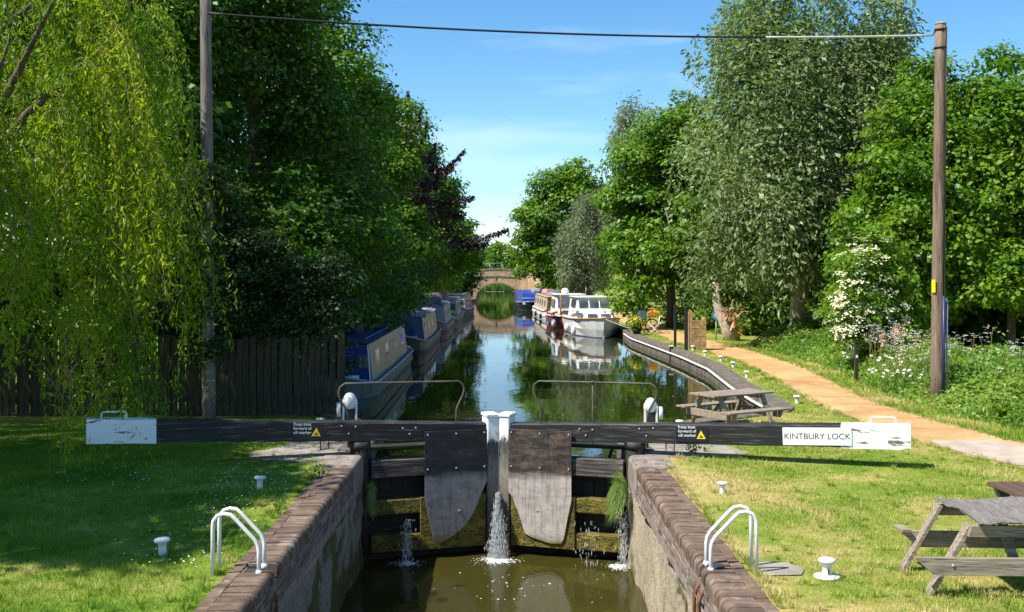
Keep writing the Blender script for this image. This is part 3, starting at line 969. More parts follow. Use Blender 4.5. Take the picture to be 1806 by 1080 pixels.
# right leaf (lit) and left leaf (in shade): plate outlines in (along, up)
gR, ztR, LR = gate('lock gate leaf with the name board and pale rust-stained plate', (2.2, 18.9), (-0.12, 19.65), 1, (0.436, 0.705, -4.45), 'plate_rusted',
          [(1.08, 0.36), (1.08, -0.84), (1.12, -1.02), (1.17, -1.27), (1.22, -1.52), (1.27, -1.60), (1.48, -1.61), (1.66, -1.56), (1.80, -1.53), (1.93, -1.46), (1.96, -1.36),
           (2.03, -1.15), (2.10, -0.98), (2.15, -0.85), (2.225, -0.76), (2.225, 0.36)], -1.0, True, 1)
gL, ztL, LL = gate('shaded lock gate leaf with the black tarred plate', (-2.54, 18.9), (-0.20, 19.65), -1, (0.44, 0.79, -4.40), 'plate_tarred',
          [(1.10, 0.36), (1.10, -0.82), (1.14, -0.98), (1.20, -1.28), (1.27, -1.58), (1.36, -1.60), (1.62, -1.48), (1.86, -1.28), (2.02, -1.02), (2.12, -0.78), (2.225, -0.55), (2.225, 0.36)], -0.92, False, -1)
# name board on the sunlit beam
ub = -3.02
board = MB().box((0, 0, 0), (1.08, 0.016, 0.285)).build('name_board', 'sign_white', gR, 0.003)
tl = math.atan2(ztR(ub + .1) - ztR(ub), .1)
board.location = (ub, 0.170, ztR(ub) - 0.185)
board.rotation_euler = (0, tl, math.pi)
me = text_mesh('KINTBURY LOCK', 0.135, 0.001, 'CENTER', 1.0)
link('lettering', me, 'sign_black', board, (0.0, -0.0095, 0.0), (R(90), 0, 0))

# ------------------------------------------------------------------ hump-backed brick bridge
def bridge():
    t = thing('canal_bridge', 'hump-backed brick canal bridge with a single arch', 'bridge', (-1.1, 119, 0))
    cx, hw, zs = 0.0, 2.3, WATER_Z
    rise = 2.05
    arch = [(cx + hw * math.cos(a), zs + 0.35 + (rise - 0.35) * math.sin(a)) for a in [math.pi * i / 20 for i in range(21)]]
    arch = [(hw, -1.2)] + arch + [(-hw, -1.2)]
    topc = lambda x: 2.42 - 0.034 * min(abs(x), 6) ** 2
    xs = [-9 + 18 * i / 24 for i in range(25)]
    # spandrel walls with the barrel between
    for y0, y1, nm in ((0, 0.45, 'spandrel_wall'), (5.2, 5.65, 'spandrel_wall')):
        mb = MB()
        outer = [(x, topc(x)) for x in xs]
        n = 23
        # strip between arch and top, side piers
        poly_l = [(-9, -1.2), (-hw, -1.2)] + [p for p in arch[1:-1] if p[0] <= 0][::-1] + [(0, topc(0))] + [p for p in outer[::-1] if p[0] < 0]
        poly_r = [(9, -1.2), (hw, -1.2)] + [p for p in arch[1:-1] if p[0] >= 0] + [(0, topc(0))] + [p for p in outer if p[0] > 0]
        mb.prism(poly_l, y0, y1, 'y')
        mb.prism(poly_r, y0, y1, 'y')
        mb.build(nm, 'bridge_brick', t)
    mb = MB()
    vs = [(p, 0.45, q) for p, q in arch] + [(p, 5.2, q) for p, q in arch]
    m = len(arch)
    mb.add(vs, [(i, i + 1, m + i + 1, m + i) for i in range(m - 1)], True)
    mb.build('barrel', 'bridge_brick', t)
    # voussoir ring standing proud
    mb = MB()
    for i in range(20):
        a0, a1 = math.pi * (i + 0.06) / 20, math.pi * (i + 0.94) / 20
        q = []
        for a, k in ((a0, 1.0), (a1, 1.0), (a1, 1.12), (a0, 1.12)):
            q.append((cx + hw * k * math.cos(a), zs + 0.35 + (rise - 0.35) * k * math.sin(a)))
        MB().prism(q, -0.05, 0.02, 'y').build('voussoir', 'bridge_brick', t)
    # string course, parapets, copings, pilasters
    for y0, y1 in ((0.0, 0.4), (5.25, 5.65)):
        low = [(x, topc(x) + 0.002) for x in xs]
        up = [(x, topc(x) + 0.72) for x in xs]
        MB().prism(low + up[::-1], y0, y1, 'y').build('parapet', 'bridge_brick', t)
        MB().prism(up + [(x, z + 0.12) for x, z in up[::-1]], y0 - 0.05, y1 + 0.05, 'y').build('parapet_coping', 'slab', t)
        MB().prism([(x, z - 0.04) for x, z in low] + [(x, z + 0.10) for x, z in low[::-1]], y0 - 0.06, y0 + 0.0, 'y').build('string_course', 'slab', t)
    for x in (-3.3, 3.0):
        MB().box((x, -0.09, 0.9), (0.55, 0.2, 4.2)).build('pilaster', 'bridge_brick', t, 0.02)
    MB().prism([(x, topc(x) - 0.3) for x in xs] + [(x, topc(x)) for x in xs[::-1]], 0.45, 5.2, 'y').build('roadway', 'slab', t)
    # curved wing wall coming forward on the towpath side
    mb = MB()
    pts = [(3.0, -0.05), (4.2, -0.6), (5.2, -1.6), (6.0, -3.2)]
    for (ax, ay), (bx, by), z0, z1 in zip(pts[:-1], pts[1:], (2.75, 2.6, 2.3), (2.6, 2.3, 1.7)):
        MB().hexa([(ax, ay, -0.6), (bx, by, -0.6), (bx + .3, by + .3, -0.6), (ax + .3, ay + .3, -0.6), (ax, ay, z0), (bx, by, z1), (bx + .3, by + .3, z1), (ax + .3, ay + .3, z0)]).build('wing_wall', 'bridge_brick', t)
    # railing seen above the far parapet
    MB().tube([(-4.5, 5.45, 3.75), (0.6, 5.45, 3.85)], 0.05, 6).build('top_rail', 'grey_paint', t)
    for x in (-4.3, -2.6, -0.9, 0.5):
        MB().tube([(x, 5.45, 2.9), (x, 5.45, 3.8)], 0.035, 6).build('rail_post', 'grey_paint', t)
bridge()

# ================================================================== lockside objects
# ------------------------------------------------------------------ ladders
def ladder(label, X, Y, s):
    """two hooped handrails at the coping and the ladder down the wall; s=+1 rails run to +x"""
    t = thing('lock_ladder', label, 'ladder', (X, Y, 0))
    for dy in (-0.13, 0.13):
        pts = [(s * 0.075, dy, -0.10), (s * 0.075, dy, 0.26), (s * 0.085, dy, 0.32), (s * 0.12, dy, 0.38), (s * 0.32, dy, 0.59), (s * 0.37, dy, 0.635), (s * 0.44, dy, 0.645),
               (s * 0.505, dy, 0.625), (s * 0.545, dy, 0.57), (s * 0.552, dy, 0.50), (s * 0.555, dy, -0.03)]
        MB().tube(pts, 0.021, 10).build('hoop_rail', 'white_tube', t)
        MB().tube([(s * 0.075, dy, -0.10), (-s * 0.02, dy, -0.22), (-s * 0.055, dy, -0.32), (-s * 0.055, dy, -2.4)], 0.020, 8).build('stile', 'rust', t)
        MB().lathe([(0.030, -0.03), (0.034, 0), (0.030, 0.03)], 10, (s * 0.075, dy, 0.03)).build('clamp', 'white_iron', t)
    for k in range(9):
        MB().tube([(-s * 0.055, -0.13, -0.28 - 0.24 * k), (-s * 0.055, 0.13, -0.28 - 0.24 * k)], 0.012, 6).build('rung', 'rust', t)
    MB().box((s * 0.17, 0.0, 0.0), (0.14, 0.16, 0.10)).build('fixing_block', 'black_iron', t, 0.01)
ladder('white hooped ladder rails on the sunny side of the lock', 2.05, 11.6, 1)
ladder('white hooped ladder rails on the shaded side of the lock', -2.50, 11.5, -1)

# ------------------------------------------------------------------ bollards
def bollard_set(root_spots, proto_prof, base):
    pass
def make_bollard(label, loc, sc_=1.0, plate=False, group='white mooring bollards', tilt=(0, 0)):
    t = thing('mooring_bollard', label, 'bollard', loc, 0, group)
    t.rotation_euler = (tilt[0], tilt[1], 0)
    k = sc_
    MB().lathe([(0.050 * k, -0.03), (0.045 * k, 0.02 * k), (0.042 * k, 0.10 * k), (0.046 * k, 0.125 * k), (0.06 * k, 0.138 * k)], 14).build('shaft', 'white_iron', t)
    MB().lathe([(0.05 * k, 0.134 * k), (0.080 * k, 0.148 * k), (0.086 * k, 0.163 * k), (0.075 * k, 0.180 * k), (0.03 * k, 0.188 * k)], 16).build('head', 'white_iron', t)
    if plate:
        MB().lathe([(0.125 * k, -0.01), (0.13 * k, 0.012), (0.11 * k, 0.024), (0.05 * k, 0.028)], 18).build('base_plate', 'white_iron', t)
        MB().box((0.002, -0.047 * k, 0.06 * k), (0.014, 0.02, 0.05)).build('keyhole', 'black_iron', t)
    return t
make_bollard('white bollard on a round base plate beside the sunlit ladder', (3.29, 11.3, 0.012), 1.05, True)
make_bollard('white bollard on the sunny lawn in front of the name beam', (3.05, 15.58, 0.0), 0.88)
make_bollard('white bollard in the shaded lawn below the tarred gate beam', (-3.59, 15.9, 0.0), 1.0, tilt=(0, 0.03))
make_bollard('white bollard in the shaded lawn beside the ladder rails', (-3.83, 12.2, 0.0), 1.05, tilt=(0.02, -0.05))
make_bollard('white bollard head peeping over the shaded beam by its sign', (-3.77, 22.1, 0.0), 1.0)
make_bollard('white bollard head peeping over the sunlit beam by its sign', (3.42, 21.8, 0.0), 1.0)
vlab = ['white bollard on the verge just behind the weathered picnic table', 'small white bollard on the verge, second beyond the picnic table',
        'small white bollard on the verge, third beyond the picnic table', 'small white bollard on the verge, fourth beyond the picnic table',
        'small white bollard on the verge, fifth beyond the picnic table', 'small white bollard at the foot of the brick pier']
for (x, y), lb in zip(((6.86, 26.0), (7.02, 32.2), (7.28, 35.4), (7.35, 37.8), (7.24, 40.2), (7.25, 42.9)), vlab):
    make_bollard(lb, (x, y, 0.0), 1.05)

# ------------------------------------------------------------------ ground paddle gear
def paddle_gear(label, loc, rz, k=1.0, flip=1):
    t = thing('paddle_gear', label, 'paddle gear', loc, rz)
    t.scale = (k, k, k)
    for x in (-0.105, 0.105):
        MB().prism([(-0.10, 0.0), (0.10, 0.0), (0.07, 0.62), (0.0, 0.68), (-0.07, 0.62)], x - 0.018, x + 0.018, 'x').build('cheek_plate', 'white_iron', t, 0.006)
    MB().box((0, 0, 0.26), (0.165, 0.14, 0.52)).build('rack_case', 'black_iron', t, 0.01)
    MB().lathe([(0.04, 0.48), (0.105, 0.56), (0.115, 0.64), (0.10, 0.71), (0.06, 0.765), (0.02, 0.78)], 16).build('domed_hood', 'white_iron', t)
    w = MB().tube([(flip * 0.15, 0, 0.50), (flip * 0.215, 0, 0.50)], 0.115, 20).build('gear_cover', 'white_iron', t, 0.0)
    MB().tube([(flip * 0.20, 0, 0.50), (flip * 0.30, 0, 0.50)], 0.016, 8).build('spindle', 'black_iron', t)
    MB().tube([(-flip * 0.123, -0.05, 0.58), (-flip * 0.123, 0.0, 0.30), (-flip * 0.123, -0.06, 0.12)], 0.014, 6).build('pawl', 'rust', t)
    MB().box((0, 0, 0.02), (0.34, 0.30, 0.06)).build('sole_plate', 'black_iron', t, 0.008)
paddle_gear('white-hooded paddle gear standing beside the sunlit gate', (2.66, 20.4, 0.01), 0.0, 1.0, 1)
paddle_gear('white-hooded paddle gear in the shade by the blue narrowboat', (-2.93, 20.4, 0.01), 0.15, 1.12, -1)

# ------------------------------------------------------------------ picnic tables
def picnic_table(label, loc, rz):
    """weathered A-frame table; local x is the long axis"""
    t = thing('picnic_table', label, 'picnic table', loc, rz)
    Lh, rr = 0.80, random.Random(4)
    for k in range(5):
        y = -0.30 + 0.15 * k
        MB().box((rr.uniform(-.01, .01), y, 0.70), (2 * Lh, 0.140, 0.036)).build('top_plank', 'weathered_wood', t, 0.006)
    for y in (-0.66, 0.66):
        for q in (-0.07, 0.07):
            MB().box((0, y + q, 0.41), (2 * Lh - 0.02, 0.128, 0.036)).build('seat_plank', 'weathered_wood', t, 0.006)
    for x in (-0.56, 0.56):
        o = 0.02 if x > 0 else -0.02
        MB().prism([(-0.34, 0.59), (0.34, 0.59), (0.31, 0.681), (-0.31, 0.681)], x - o - 0.022, x - o + 0.022, 'x').build('top_bearer', 'weathered_wood', t, 0.004)
        MB().prism([(-0.80, 0.391), (0.80, 0.391), (0.72, 0.25), (-0.72, 0.25)], x + 2.3 * o - 0.022, x + 2.3 * o + 0.022, 'x').build('seat_bearer', 'weathered_wood', t, 0.004)
        for sd in (-1, 1):
            MB().bar((x, sd * 0.255, 0.68), (x, sd * 0.60, 0.0), 0.044, 0.095, (1, 0, 0)).build('leg', 'weathered_wood', t, 0.004)
        MB().bar((x * 0.93, 0, 0.31), (x * 0.22, 0, 0.66), 0.042, 0.08, (0, 1, 0)).build('brace', 'weathered_wood', t, 0.004)
    return t
picnic_table('weathered grey picnic table behind the sunlit beam at the water', (4.50, 22.0, 0.0), R(31))

def broken_table():
    t = thing('picnic_table', 'old picnic table with a warped frayed top on the near lawn', 'picnic table', (4.93, 11.05, 0.0), R(-3))
    rr = random.Random(11)
    # frayed sheet top, sagging at its broken front corner
    nx, ny = 16, 20
    vs = []
    for lay in (0, 1):
        for j in range(ny + 1):
            for i in range(nx + 1):
                u, v = i / nx, j / ny
                x = -0.42 + 0.92 * u
                y = -0.52 + 1.16 * v
                if i == 0:
                    x += 0.13 * max(0, 1 - abs(v - 0.30) / 0.30) + rr.uniform(-0.012, 0.012) + (0.17 if v < 0.14 else 0)
                if j == 0: y += rr.uniform(-0.012, 0.02)
                if i == nx: x += rr.uniform(-0.012, 0.012)
                z = 0.745 + 0.018 * math.sin(u * 5 + v * 3) - 0.035 * max(0, 0.5 - v) * (1 - u) + (0.0 if lay else -0.018)
                vs.append((x, y, z))
    m = (nx + 1) * (ny + 1)
    fs = []
    for j in range(ny):
        for i in range(nx):
            a = j * (nx + 1) + i
            fs.append((a, a + nx + 1, a + nx + 2, a + 1))
            fs.append((m + a, m + a + 1, m + a + nx + 2, m + a + nx + 1))
    for i in range(nx):
        fs.append((i, i + 1, m + i + 1, m + i))
        a = ny * (nx + 1) + i
        fs.append((a + 1, a, m + a, m + a + 1))
    for j in range(ny):
        a = j * (nx + 1)
        fs.append((a + nx + 1, a, m + a, m + a + nx + 1))
        a = a + nx
        fs.append((a, a + nx + 1, m + a + nx + 1, m + a))
    MB().add(vs, fs).build('table_top', 'grey_ply', t)
    bolt = MB().lathe([(0.015, 0), (0.015, 0.008), (0.006, 0.013)], 8).mesh('bolt')
    bolt.materials.append(MATS['bolt_steel'])
    for y, lg in ((-0.44, -0.40), (0.50, 0.46)):
        # cross bearer under the top
        MB().prism([(-0.45, 0.59), (0.48, 0.59), (0.44, 0.70), (-0.42, 0.70)], y - 0.022, y + 0.022, 'y').build('top_bearer', 'weathered_wood', t, 0.004)
        yb = y - 0.07 if y < 0 else y + 0.07
        lx = -0.99 if y < 0 else -0.80
        MB().prism([(lx, 0.405), (0.95, 0.405), (0.86, 0.235), (lx + 0.19, 0.235)], yb - 0.023, yb + 0.023, 'y').build('seat_bearer', 'weathered_wood', t, 0.004)
        for sd in (-1, 1):
            lean = 0.80
            MB().bar((sd * 0.40, lg + 0.045 * (1 if y > 0 else 1), 0.70), (sd * lean, lg + 0.045, -0.01), 0.045, 0.125, (0, 1, 0)).build('leg', 'weathered_wood', t, 0.005)
            link('bolt', bolt, None, t, (sd * 0.62, yb - 0.0235, 0.33), (R(90), 0, 0))
    MB().bar((0.02, -0.38, 0.33), (0.02, -0.02, 0.70), 0.045, 0.09, (1, 0, 0)).build('brace', 'weathered_wood', t, 0.004)
    MB().bar((0.02, 0.44, 0.33), (0.02, 0.10, 0.70), 0.045, 0.09, (1, 0, 0)).build('brace', 'weathered_wood', t, 0.004)
    for q in (0.0, 0.145):
        MB().box((0.70 + q, 0.05, 0.424), (0.132, 1.5, 0.036)).build('seat_plank', 'weathered_wood', t, 0.006)
    MB().box((-0.755, 0.60, 0.42), (0.10, 0.22, 0.03), rotm(0.02, 0.05, 0.1)).build('broken_seat_stub', 'weathered_wood', t, 0.004)
broken_table()

def park_bench():
    t = thing('park_bench', 'brown slatted bench with dark end supports beside the old table', 'bench', (6.36, 13.1, 0), R(2))
    for k in range(3):
        MB().box((-0.155 + 0.155 * k, 0.0, 0.45), (0.145, 1.80, 0.05)).build('seat_slat', 'brown_plastic', t, 0.012, 2)
    for k in range(2):
        MB().box((0.36 + 0.05 * k, 0.0, 0.66 + 0.17 * k), (0.045, 1.70, 0.145), rotm(0, R(16), 0)).build('back_slat', 'brown_plastic', t, 0.012, 2)
    for y in (-0.68, 0.68):
        hole = [(0.0 + 0.07 * math.cos(a), 0.20 + (0.09 if math.sin(a) > 0 else -0.09) + 0.07 * math.sin(a)) for a in [2 * math.pi * i / 16 for i in range(16)]]
        outer = [(-0.22, 0.42), (-0.20, 0.35), (-0.15, 0.30), (-0.15, 0.06), (-0.19, 0.0), (0.20, 0.0), (0.17, 0.06), (0.17, 0.30), (0.30, 0.40), (0.48, 0.95), (0.43, 0.97), (0.26, 0.424)]
        # frame around an oval opening: split into quads through bmesh
        bm = bmesh.new()
        vo = [bm.verts.new((p, y - 0.035, q)) for p, q in outer]
        vi = [bm.verts.new((p, y - 0.035, q)) for p, q in hole]
        eo = [bm.edges.new((vo[i], vo[(i + 1) % len(vo)])) for i in range(len(vo))]
        ei = [bm.edges.new((vi[i], vi[(i + 1) % len(vi)])) for i in range(len(vi))]
        bmesh.ops.triangle_fill(bm, use_beauty=True, use_dissolve=False, edges=eo + ei)
        ret = bmesh.ops.extrude_face_region(bm, geom=bm.faces[:])
        bmesh.ops.translate(bm, verts=[v for v in ret['geom'] if isinstance(v, bmesh.types.BMVert)], vec=(0, 0.07, 0))
        bmesh.ops.recalc_face_normals(bm, faces=bm.faces)
        me = bpy.data.meshes.new('end_support')
        bm.to_mesh(me); bm.free()
        link('end_support', me, 'dark_plastic', t)
park_bench()

# ------------------------------------------------------------------ telegraph poles and the wire between
def pole(label, base, top, r0, r1, mat, right):
    t = thing('telegraph_pole', label, 'pole', base)
    b = Vector((0, 0, -0.3)); tp = Vector((top[0] - base[0], top[1] - base[1], top[2]))
    pts = [b + (tp - b) * k / 10 for k in range(11)]
    MB().tube(pts, [r0 + (r1 - r0) * k / 10 for k in range(11)], 16).build('shaft', mat, t)
    MB().lathe([(r1 + 0.004, -0.01), (r1 + 0.01, 0.02), (r1 * 0.7, 0.05)], 16, tuple(tp)).build('cap', 'slab', t)
    if right:
        ax = lambda z: Vector((tp.x * z / tp.z, tp.y * z / tp.z, z))
        MB().tube([ax(0.02) + Vector((0.07, -0.19, 0)), ax(2.55) + Vector((0.06, -0.19, 0))], 0.034, 10).build('cable_duct', 'blue_duct', t)
        MB().tube([ax(0.02) + Vector((0.17, -0.12, 0)), ax(2.45) + Vector((0.165, -0.115, 0))], 0.022, 8).build('conduit', 'grey_paint', t)
        MB().tube([ax(2.5) + Vector((0.06, -0.165, 0)), ax(6.5) + Vector((0.09, -0.145, 0)), ax(8.9) + Vector((0.10, -0.11, 0))], 0.013, 6).build('riser_cable', 'cable_black', t)
        MB().box(ax(2.78) + Vector((-0.155, -0.11, 0)), (0.10, 0.012, 0.30), rotm(0, 0, R(-55))).build('warning_plate', 'sign_yellow', t, 0.002)
        MB().lathe([(r1 + 0.022, -0.02), (r1 + 0.022, 0.02)], 16, tuple(ax(8.42))).build('strap', 'cable_black', t)
        MB().lathe([(r1 + 0.020, -0.02), (r1 + 0.020, 0.02)], 16, tuple(ax(8.85))).build('strap', 'cable_black', t)
    return t
pole('tall brown telegraph pole with blue duct beside the towpath', (10.18, 26.0, 0), (10.26, 26.0, 8.98), 0.165, 0.125, 'pole_wood', True)
pole('grey telegraph pole half hidden in the dark trees by the fence', (-6.33, 23.3, 0), (-6.44, 23.4, 9.6), 0.145, 0.115, 'grey_pole_wood', False)
wire_a = Vector((-6.42, 23.3, 8.62)); wire_b = Vector((10.08, 26.0, 8.72))
wt = thing('overhead_cable', 'black overhead cable strung between the two poles', 'cable', tuple(wire_a))
def wire_pt(k):
    p = wire_a + (wire_b - wire_a) * k
    p.z -= 4 * 0.22 * k * (1 - k)
    return p - wire_a
MB().tube([wire_pt(k / 40) for k in range(0, 31)], 0.023, 6).build('span', 'cable_black', wt)
MB().tube([wire_pt(0.75 + 0.25 * k / 12) for k in range(0, 13)], 0.024, 6).build('grey_sleeve', 'cable_grey', wt)
MB().tube([wire_pt(1.0), wire_pt(1.0) + Vector((0.03, 0, 0.08)), wire_pt(1.0) + Vector((0.16, -0.1, 0.22))], 0.014, 6).build('tail', 'cable_black', wt)

# ------------------------------------------------------------------ board fence on the shaded side
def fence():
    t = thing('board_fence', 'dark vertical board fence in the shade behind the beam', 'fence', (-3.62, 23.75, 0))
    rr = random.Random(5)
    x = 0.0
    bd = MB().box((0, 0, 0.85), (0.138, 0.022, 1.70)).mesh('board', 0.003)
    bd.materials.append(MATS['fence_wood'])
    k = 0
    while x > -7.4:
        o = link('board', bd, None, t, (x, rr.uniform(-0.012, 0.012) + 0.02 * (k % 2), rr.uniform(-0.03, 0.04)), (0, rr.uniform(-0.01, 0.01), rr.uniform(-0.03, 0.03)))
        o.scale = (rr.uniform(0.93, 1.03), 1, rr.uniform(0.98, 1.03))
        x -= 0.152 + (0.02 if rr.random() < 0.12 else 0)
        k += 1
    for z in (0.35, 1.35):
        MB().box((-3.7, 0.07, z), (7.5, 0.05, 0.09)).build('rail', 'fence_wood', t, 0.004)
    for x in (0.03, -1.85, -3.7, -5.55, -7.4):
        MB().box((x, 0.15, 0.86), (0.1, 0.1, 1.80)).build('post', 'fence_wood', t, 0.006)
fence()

# ------------------------------------------------------------------ brick pier, posts, sign and oddments down the towpath
def pier():
    t = thing('brick_pier', 'ruined buff brick pier beside the towpath', 'brick pier', (7.45, 43.2, 0))
    MB().box((0, 0, 0.52), (0.60, 0.55, 1.04)).build('core', 'mortar', t)
    b = MB().box((0, 0, 0), (0.209, 0.10, 0.102)).mesh('brick', 0.004)
    b.materials.append(MATS['pier_brick'])
    e = MB().box((0, 0, 0), (0.10, 0.215, 0.102)).mesh('brick', 0.004)
    e.materials.append(MATS['pier_brick'])
    hb = MB().box((0, 0, 0), (0.10, 0.10, 0.102)).mesh('brick', 0.004)
    hb.materials.append(MATS['pier_brick'])
    rr = random.Random(2)
    for c in range(14):
        z = 0.05 + 0.108 * c
        row = [(-0.215, b), (0.0, b), (0.215, b)] if c % 2 == 0 else [(-0.269, hb), (-0.1075, b), (0.1075, b), (0.269, hb)]
        for x, mesh_ in row:
            if c > 10 and abs(x) < 0.12: continue
            if c > 11 and x > 0.05: continue
            if c > 12 and rr.random() < 0.5: continue
            link('brick', mesh_, None, t, (x, -0.258 + rr.uniform(-.004, .004), z))
        for q in range(2):
            for sx in (-1, 1):
                if c > 11 and sx > 0: continue
                link('brick', e, None, t, (sx * 0.27, -0.09 + 0.22 * q, z))
pier()
for lb, x, y, h, w in (('dark timber post beside the brick pier', 7.0, 43.0, 1.65, 0.13), ('slim dark post standing free of the brick pier', 6.75, 44.2, 1.7, 0.10)):
    o = thing('timber_post', lb, 'post', (x, y, 0))
    MB().box((0, 0, h / 2), (w, w, h)).build('shaft', 'dark_timber', o, 0.008)
    MB().lathe([(w * 0.72, 0), (w * 0.4, 0.05)], 4, (0, 0, h)).build('cap', 'dark_timber', o)
o = thing('round_sign', 'small round blue sign on a post under the willow', 'sign', (9.35, 49.2, 0))
MB().tube([(0, 0, 0), (0, 0, 1.0)], 0.03, 8).build('post', 'grey_paint', o)
MB().tube([(0, -0.04, 1.12), (0, -0.06, 1.12)], 0.20, 20).build('disc', 'blue_sign', o)
MB().tube([(0, -0.061, 1.12), (0, -0.066, 1.12)], 0.10, 16).build('disc_centre', 'cable_grey', o)
o = thing('marker_post', 'short black marker post in the verge below the elder', 'post', (9.85, 31.0, 0))
MB().box((0, 0, 0.55), (0.10, 0.10, 1.1)).build('shaft', 'black_iron', o, 0.01)
MB().box((0, -0.052, 0.72), (0.06, 0.004, 0.08)).build('disc', 'sign_white', o)
MB().box((0, 0, 1.115), (0.12, 0.12, 0.03)).build('cap', 'black_iron', o, 0.006)

def bicycle():
    t = thing('bicycle', 'laden bicycle with blue pannier standing on the far bank', 'bicycle', (6.75, 55.0, 0.0), R(8))
    for x in (-0.5, 0.5):
        ring = [(x + 0.33 * math.cos(a), 0, 0.34 + 0.33 * math.sin(a)) for a in [2 * math.pi * i / 24 for i in range(25)]]
        w = MB().tube(ring, 0.028, 8, False).build('wheel', 'rubber', t)
        for k in range(6):
            a = math.pi * k / 6
            MB().tube([(x - 0.31 * math.cos(a), 0, 0.34 - 0.31 * math.sin(a)), (x + 0.31 * math.cos(a), 0, 0.34 + 0.31 * math.sin(a))], 0.004, 4).build('spoke', 'cable_grey', w)
    for a, b in (((-0.5, 0, 0.34), (-0.12, 0, 0.30)), ((-0.5, 0, 0.34), (-0.22, 0, 0.80)), ((-0.12, 0, 0.30), (-0.24, 0, 0.86)), ((-0.12, 0, 0.30), (0.33, 0, 0.78)), ((-0.22, 0, 0.78), (0.33, 0, 0.82)), ((0.5, 0, 0.34), (0.31, 0, 0.95))):
        MB().tube([a, b], 0.018, 6).build('frame_tube', 'black_iron', t)
    MB().tube([(0.31, -0.27, 0.99), (0.33, 0, 0.95), (0.31, 0.27, 0.99)], 0.014, 6).build('handlebar', 'black_iron', t)
    MB().box((-0.25, 0, 0.90), (0.26, 0.14, 0.06)).build('saddle', 'rubber', t, 0.02)
    MB().box((-0.02, -0.10, 0.86), (0.42, 0.22, 0.46)).build('pannier', 'blue_cloth', t, 0.05, 2)
    MB().box((0.55, -0.02, 0.95), (0.42, 0.34, 0.34)).build('basket', 'orange_cloth', t, 0.06, 2)
    MB().box((0.70, -0.02, 1.02), (0.34, 0.36, 0.20), rotm(0, 0.3, 0)).build('yellow_bag', 'yellow_paint', t, 0.06, 2)
bicycle()
def garden_chair():
    t = thing('folding_chair', 'folding chair with white frame beside the bicycle', 'chair', (7.3, 54.2, 0), R(-20))
    for y in (-0.22, 0.22):
        MB().tube([(-0.25, y, 0), (0.2, y, 0.45), (0.28, y, 0.85)], 0.022, 6).build('leg', 'white_tube', t)
        MB().tube([(0.28, y, 0), (-0.2, y, 0.45)], 0.022, 6).build('leg', 'white_tube', t)
    MB().box((0, 0, 0.44), (0.44, 0.42, 0.03)).build('seat', 'red_paint', t, 0.01)
    MB().box((0.25, 0, 0.70), (0.03, 0.42, 0.25), rotm(0, 0.2, 0)).build('backrest', 'black_canvas', t, 0.008)
garden_chair()
def planter(label, loc, k):
    t = thing('flower_planter', label, 'planter', loc)
    MB().lathe([(0.15 * k, 0), (0.20 * k, 0.30 * k), (0.215 * k, 0.30 * k), (0.215 * k, 0.34 * k), (0.17 * k, 0.34 * k)], 14).build('pot', 'black_iron', t)
    r_ = np.random.default_rng(8)
    n = 500
    P = r_.normal(0, 1, (n, 3)) * np.array([0.16, 0.16, 0.12]) * k + np.array([0, 0, 0.46 * k])
    N = unit(r_.normal(0, 1, (n, 3)) + np.array([0, -0.3, 0.8])); D = unit(np.cross(N, r_.normal(0, 1, (n, 3))))
    link('leaves', poly_mesh('leaves', leaf_quads(P, D, N, np.full(n, 0.11 * k), np.full(n, 0.06 * k)), 4, r_.random(n), 'leaf_bright', 4), None, t)
    n = 160
    P = unit(r_.normal(0, 1, (n, 3))) * np.array([0.24, 0.24, 0.18]) * k + np.array([0, 0, 0.52 * k])
    N = unit(r_.normal(0, 1, (n, 3)) + np.array([0, -0.8, 0.8])); D = unit(np.cross(N, r_.normal(0, 1, (n, 3))))
    link('flowers', poly_mesh('flowers', leaf_quads(P, D, N, np.full(n, 0.09 * k), np.full(n, 0.08 * k)), 4, r_.random(n), 'petal_yellow', 4), None, t)
planter('pot of yellow flowers on the edging by the white cruiser', (6.25, 53.0, 0.045), 1.15)
planter('smaller pot of yellow flowers nearer the cruiser bow', (6.3, 54.3, 0.045), 0.95)

# ------------------------------------------------------------------ boats
def loft(stations, name, mat, parent, smooth=True):
    """stations: list of (x, [(y,z)...]) half sections from keel to gunwale, mirrored"""
    mb = MB()
    vs = []; fs = []
    m = len(stations[0][1])
    full = 2 * m
    for x, sec in stations:
        xs = x if isinstance(x, (list, tuple)) else [x] * m
        vs += [(xs[i], -y, z) for i, (y, z) in enumerate(sec)][::-1] + [(xs[i], y, z) for i, (y, z) in enumerate(sec)]
    for i in range(len(stations) - 1):
        for k in range(full - 1):
            a = i * full + k
            fs.append((a, a + 1, a + full + 1, a + full))
    fs.append(tuple(range(full)))
    o = (len(stations) - 1) * full
    fs.append(tuple(o + k for k in reversed(range(full))))
    # deck
    for i in range(len(stations) - 1):
        a, b = i * full, (i + 1) * full
        fs.append((a + full - 1, a, b, b + full - 1))
    mb.add(vs, fs)
    return mb.build(name, mat, parent)

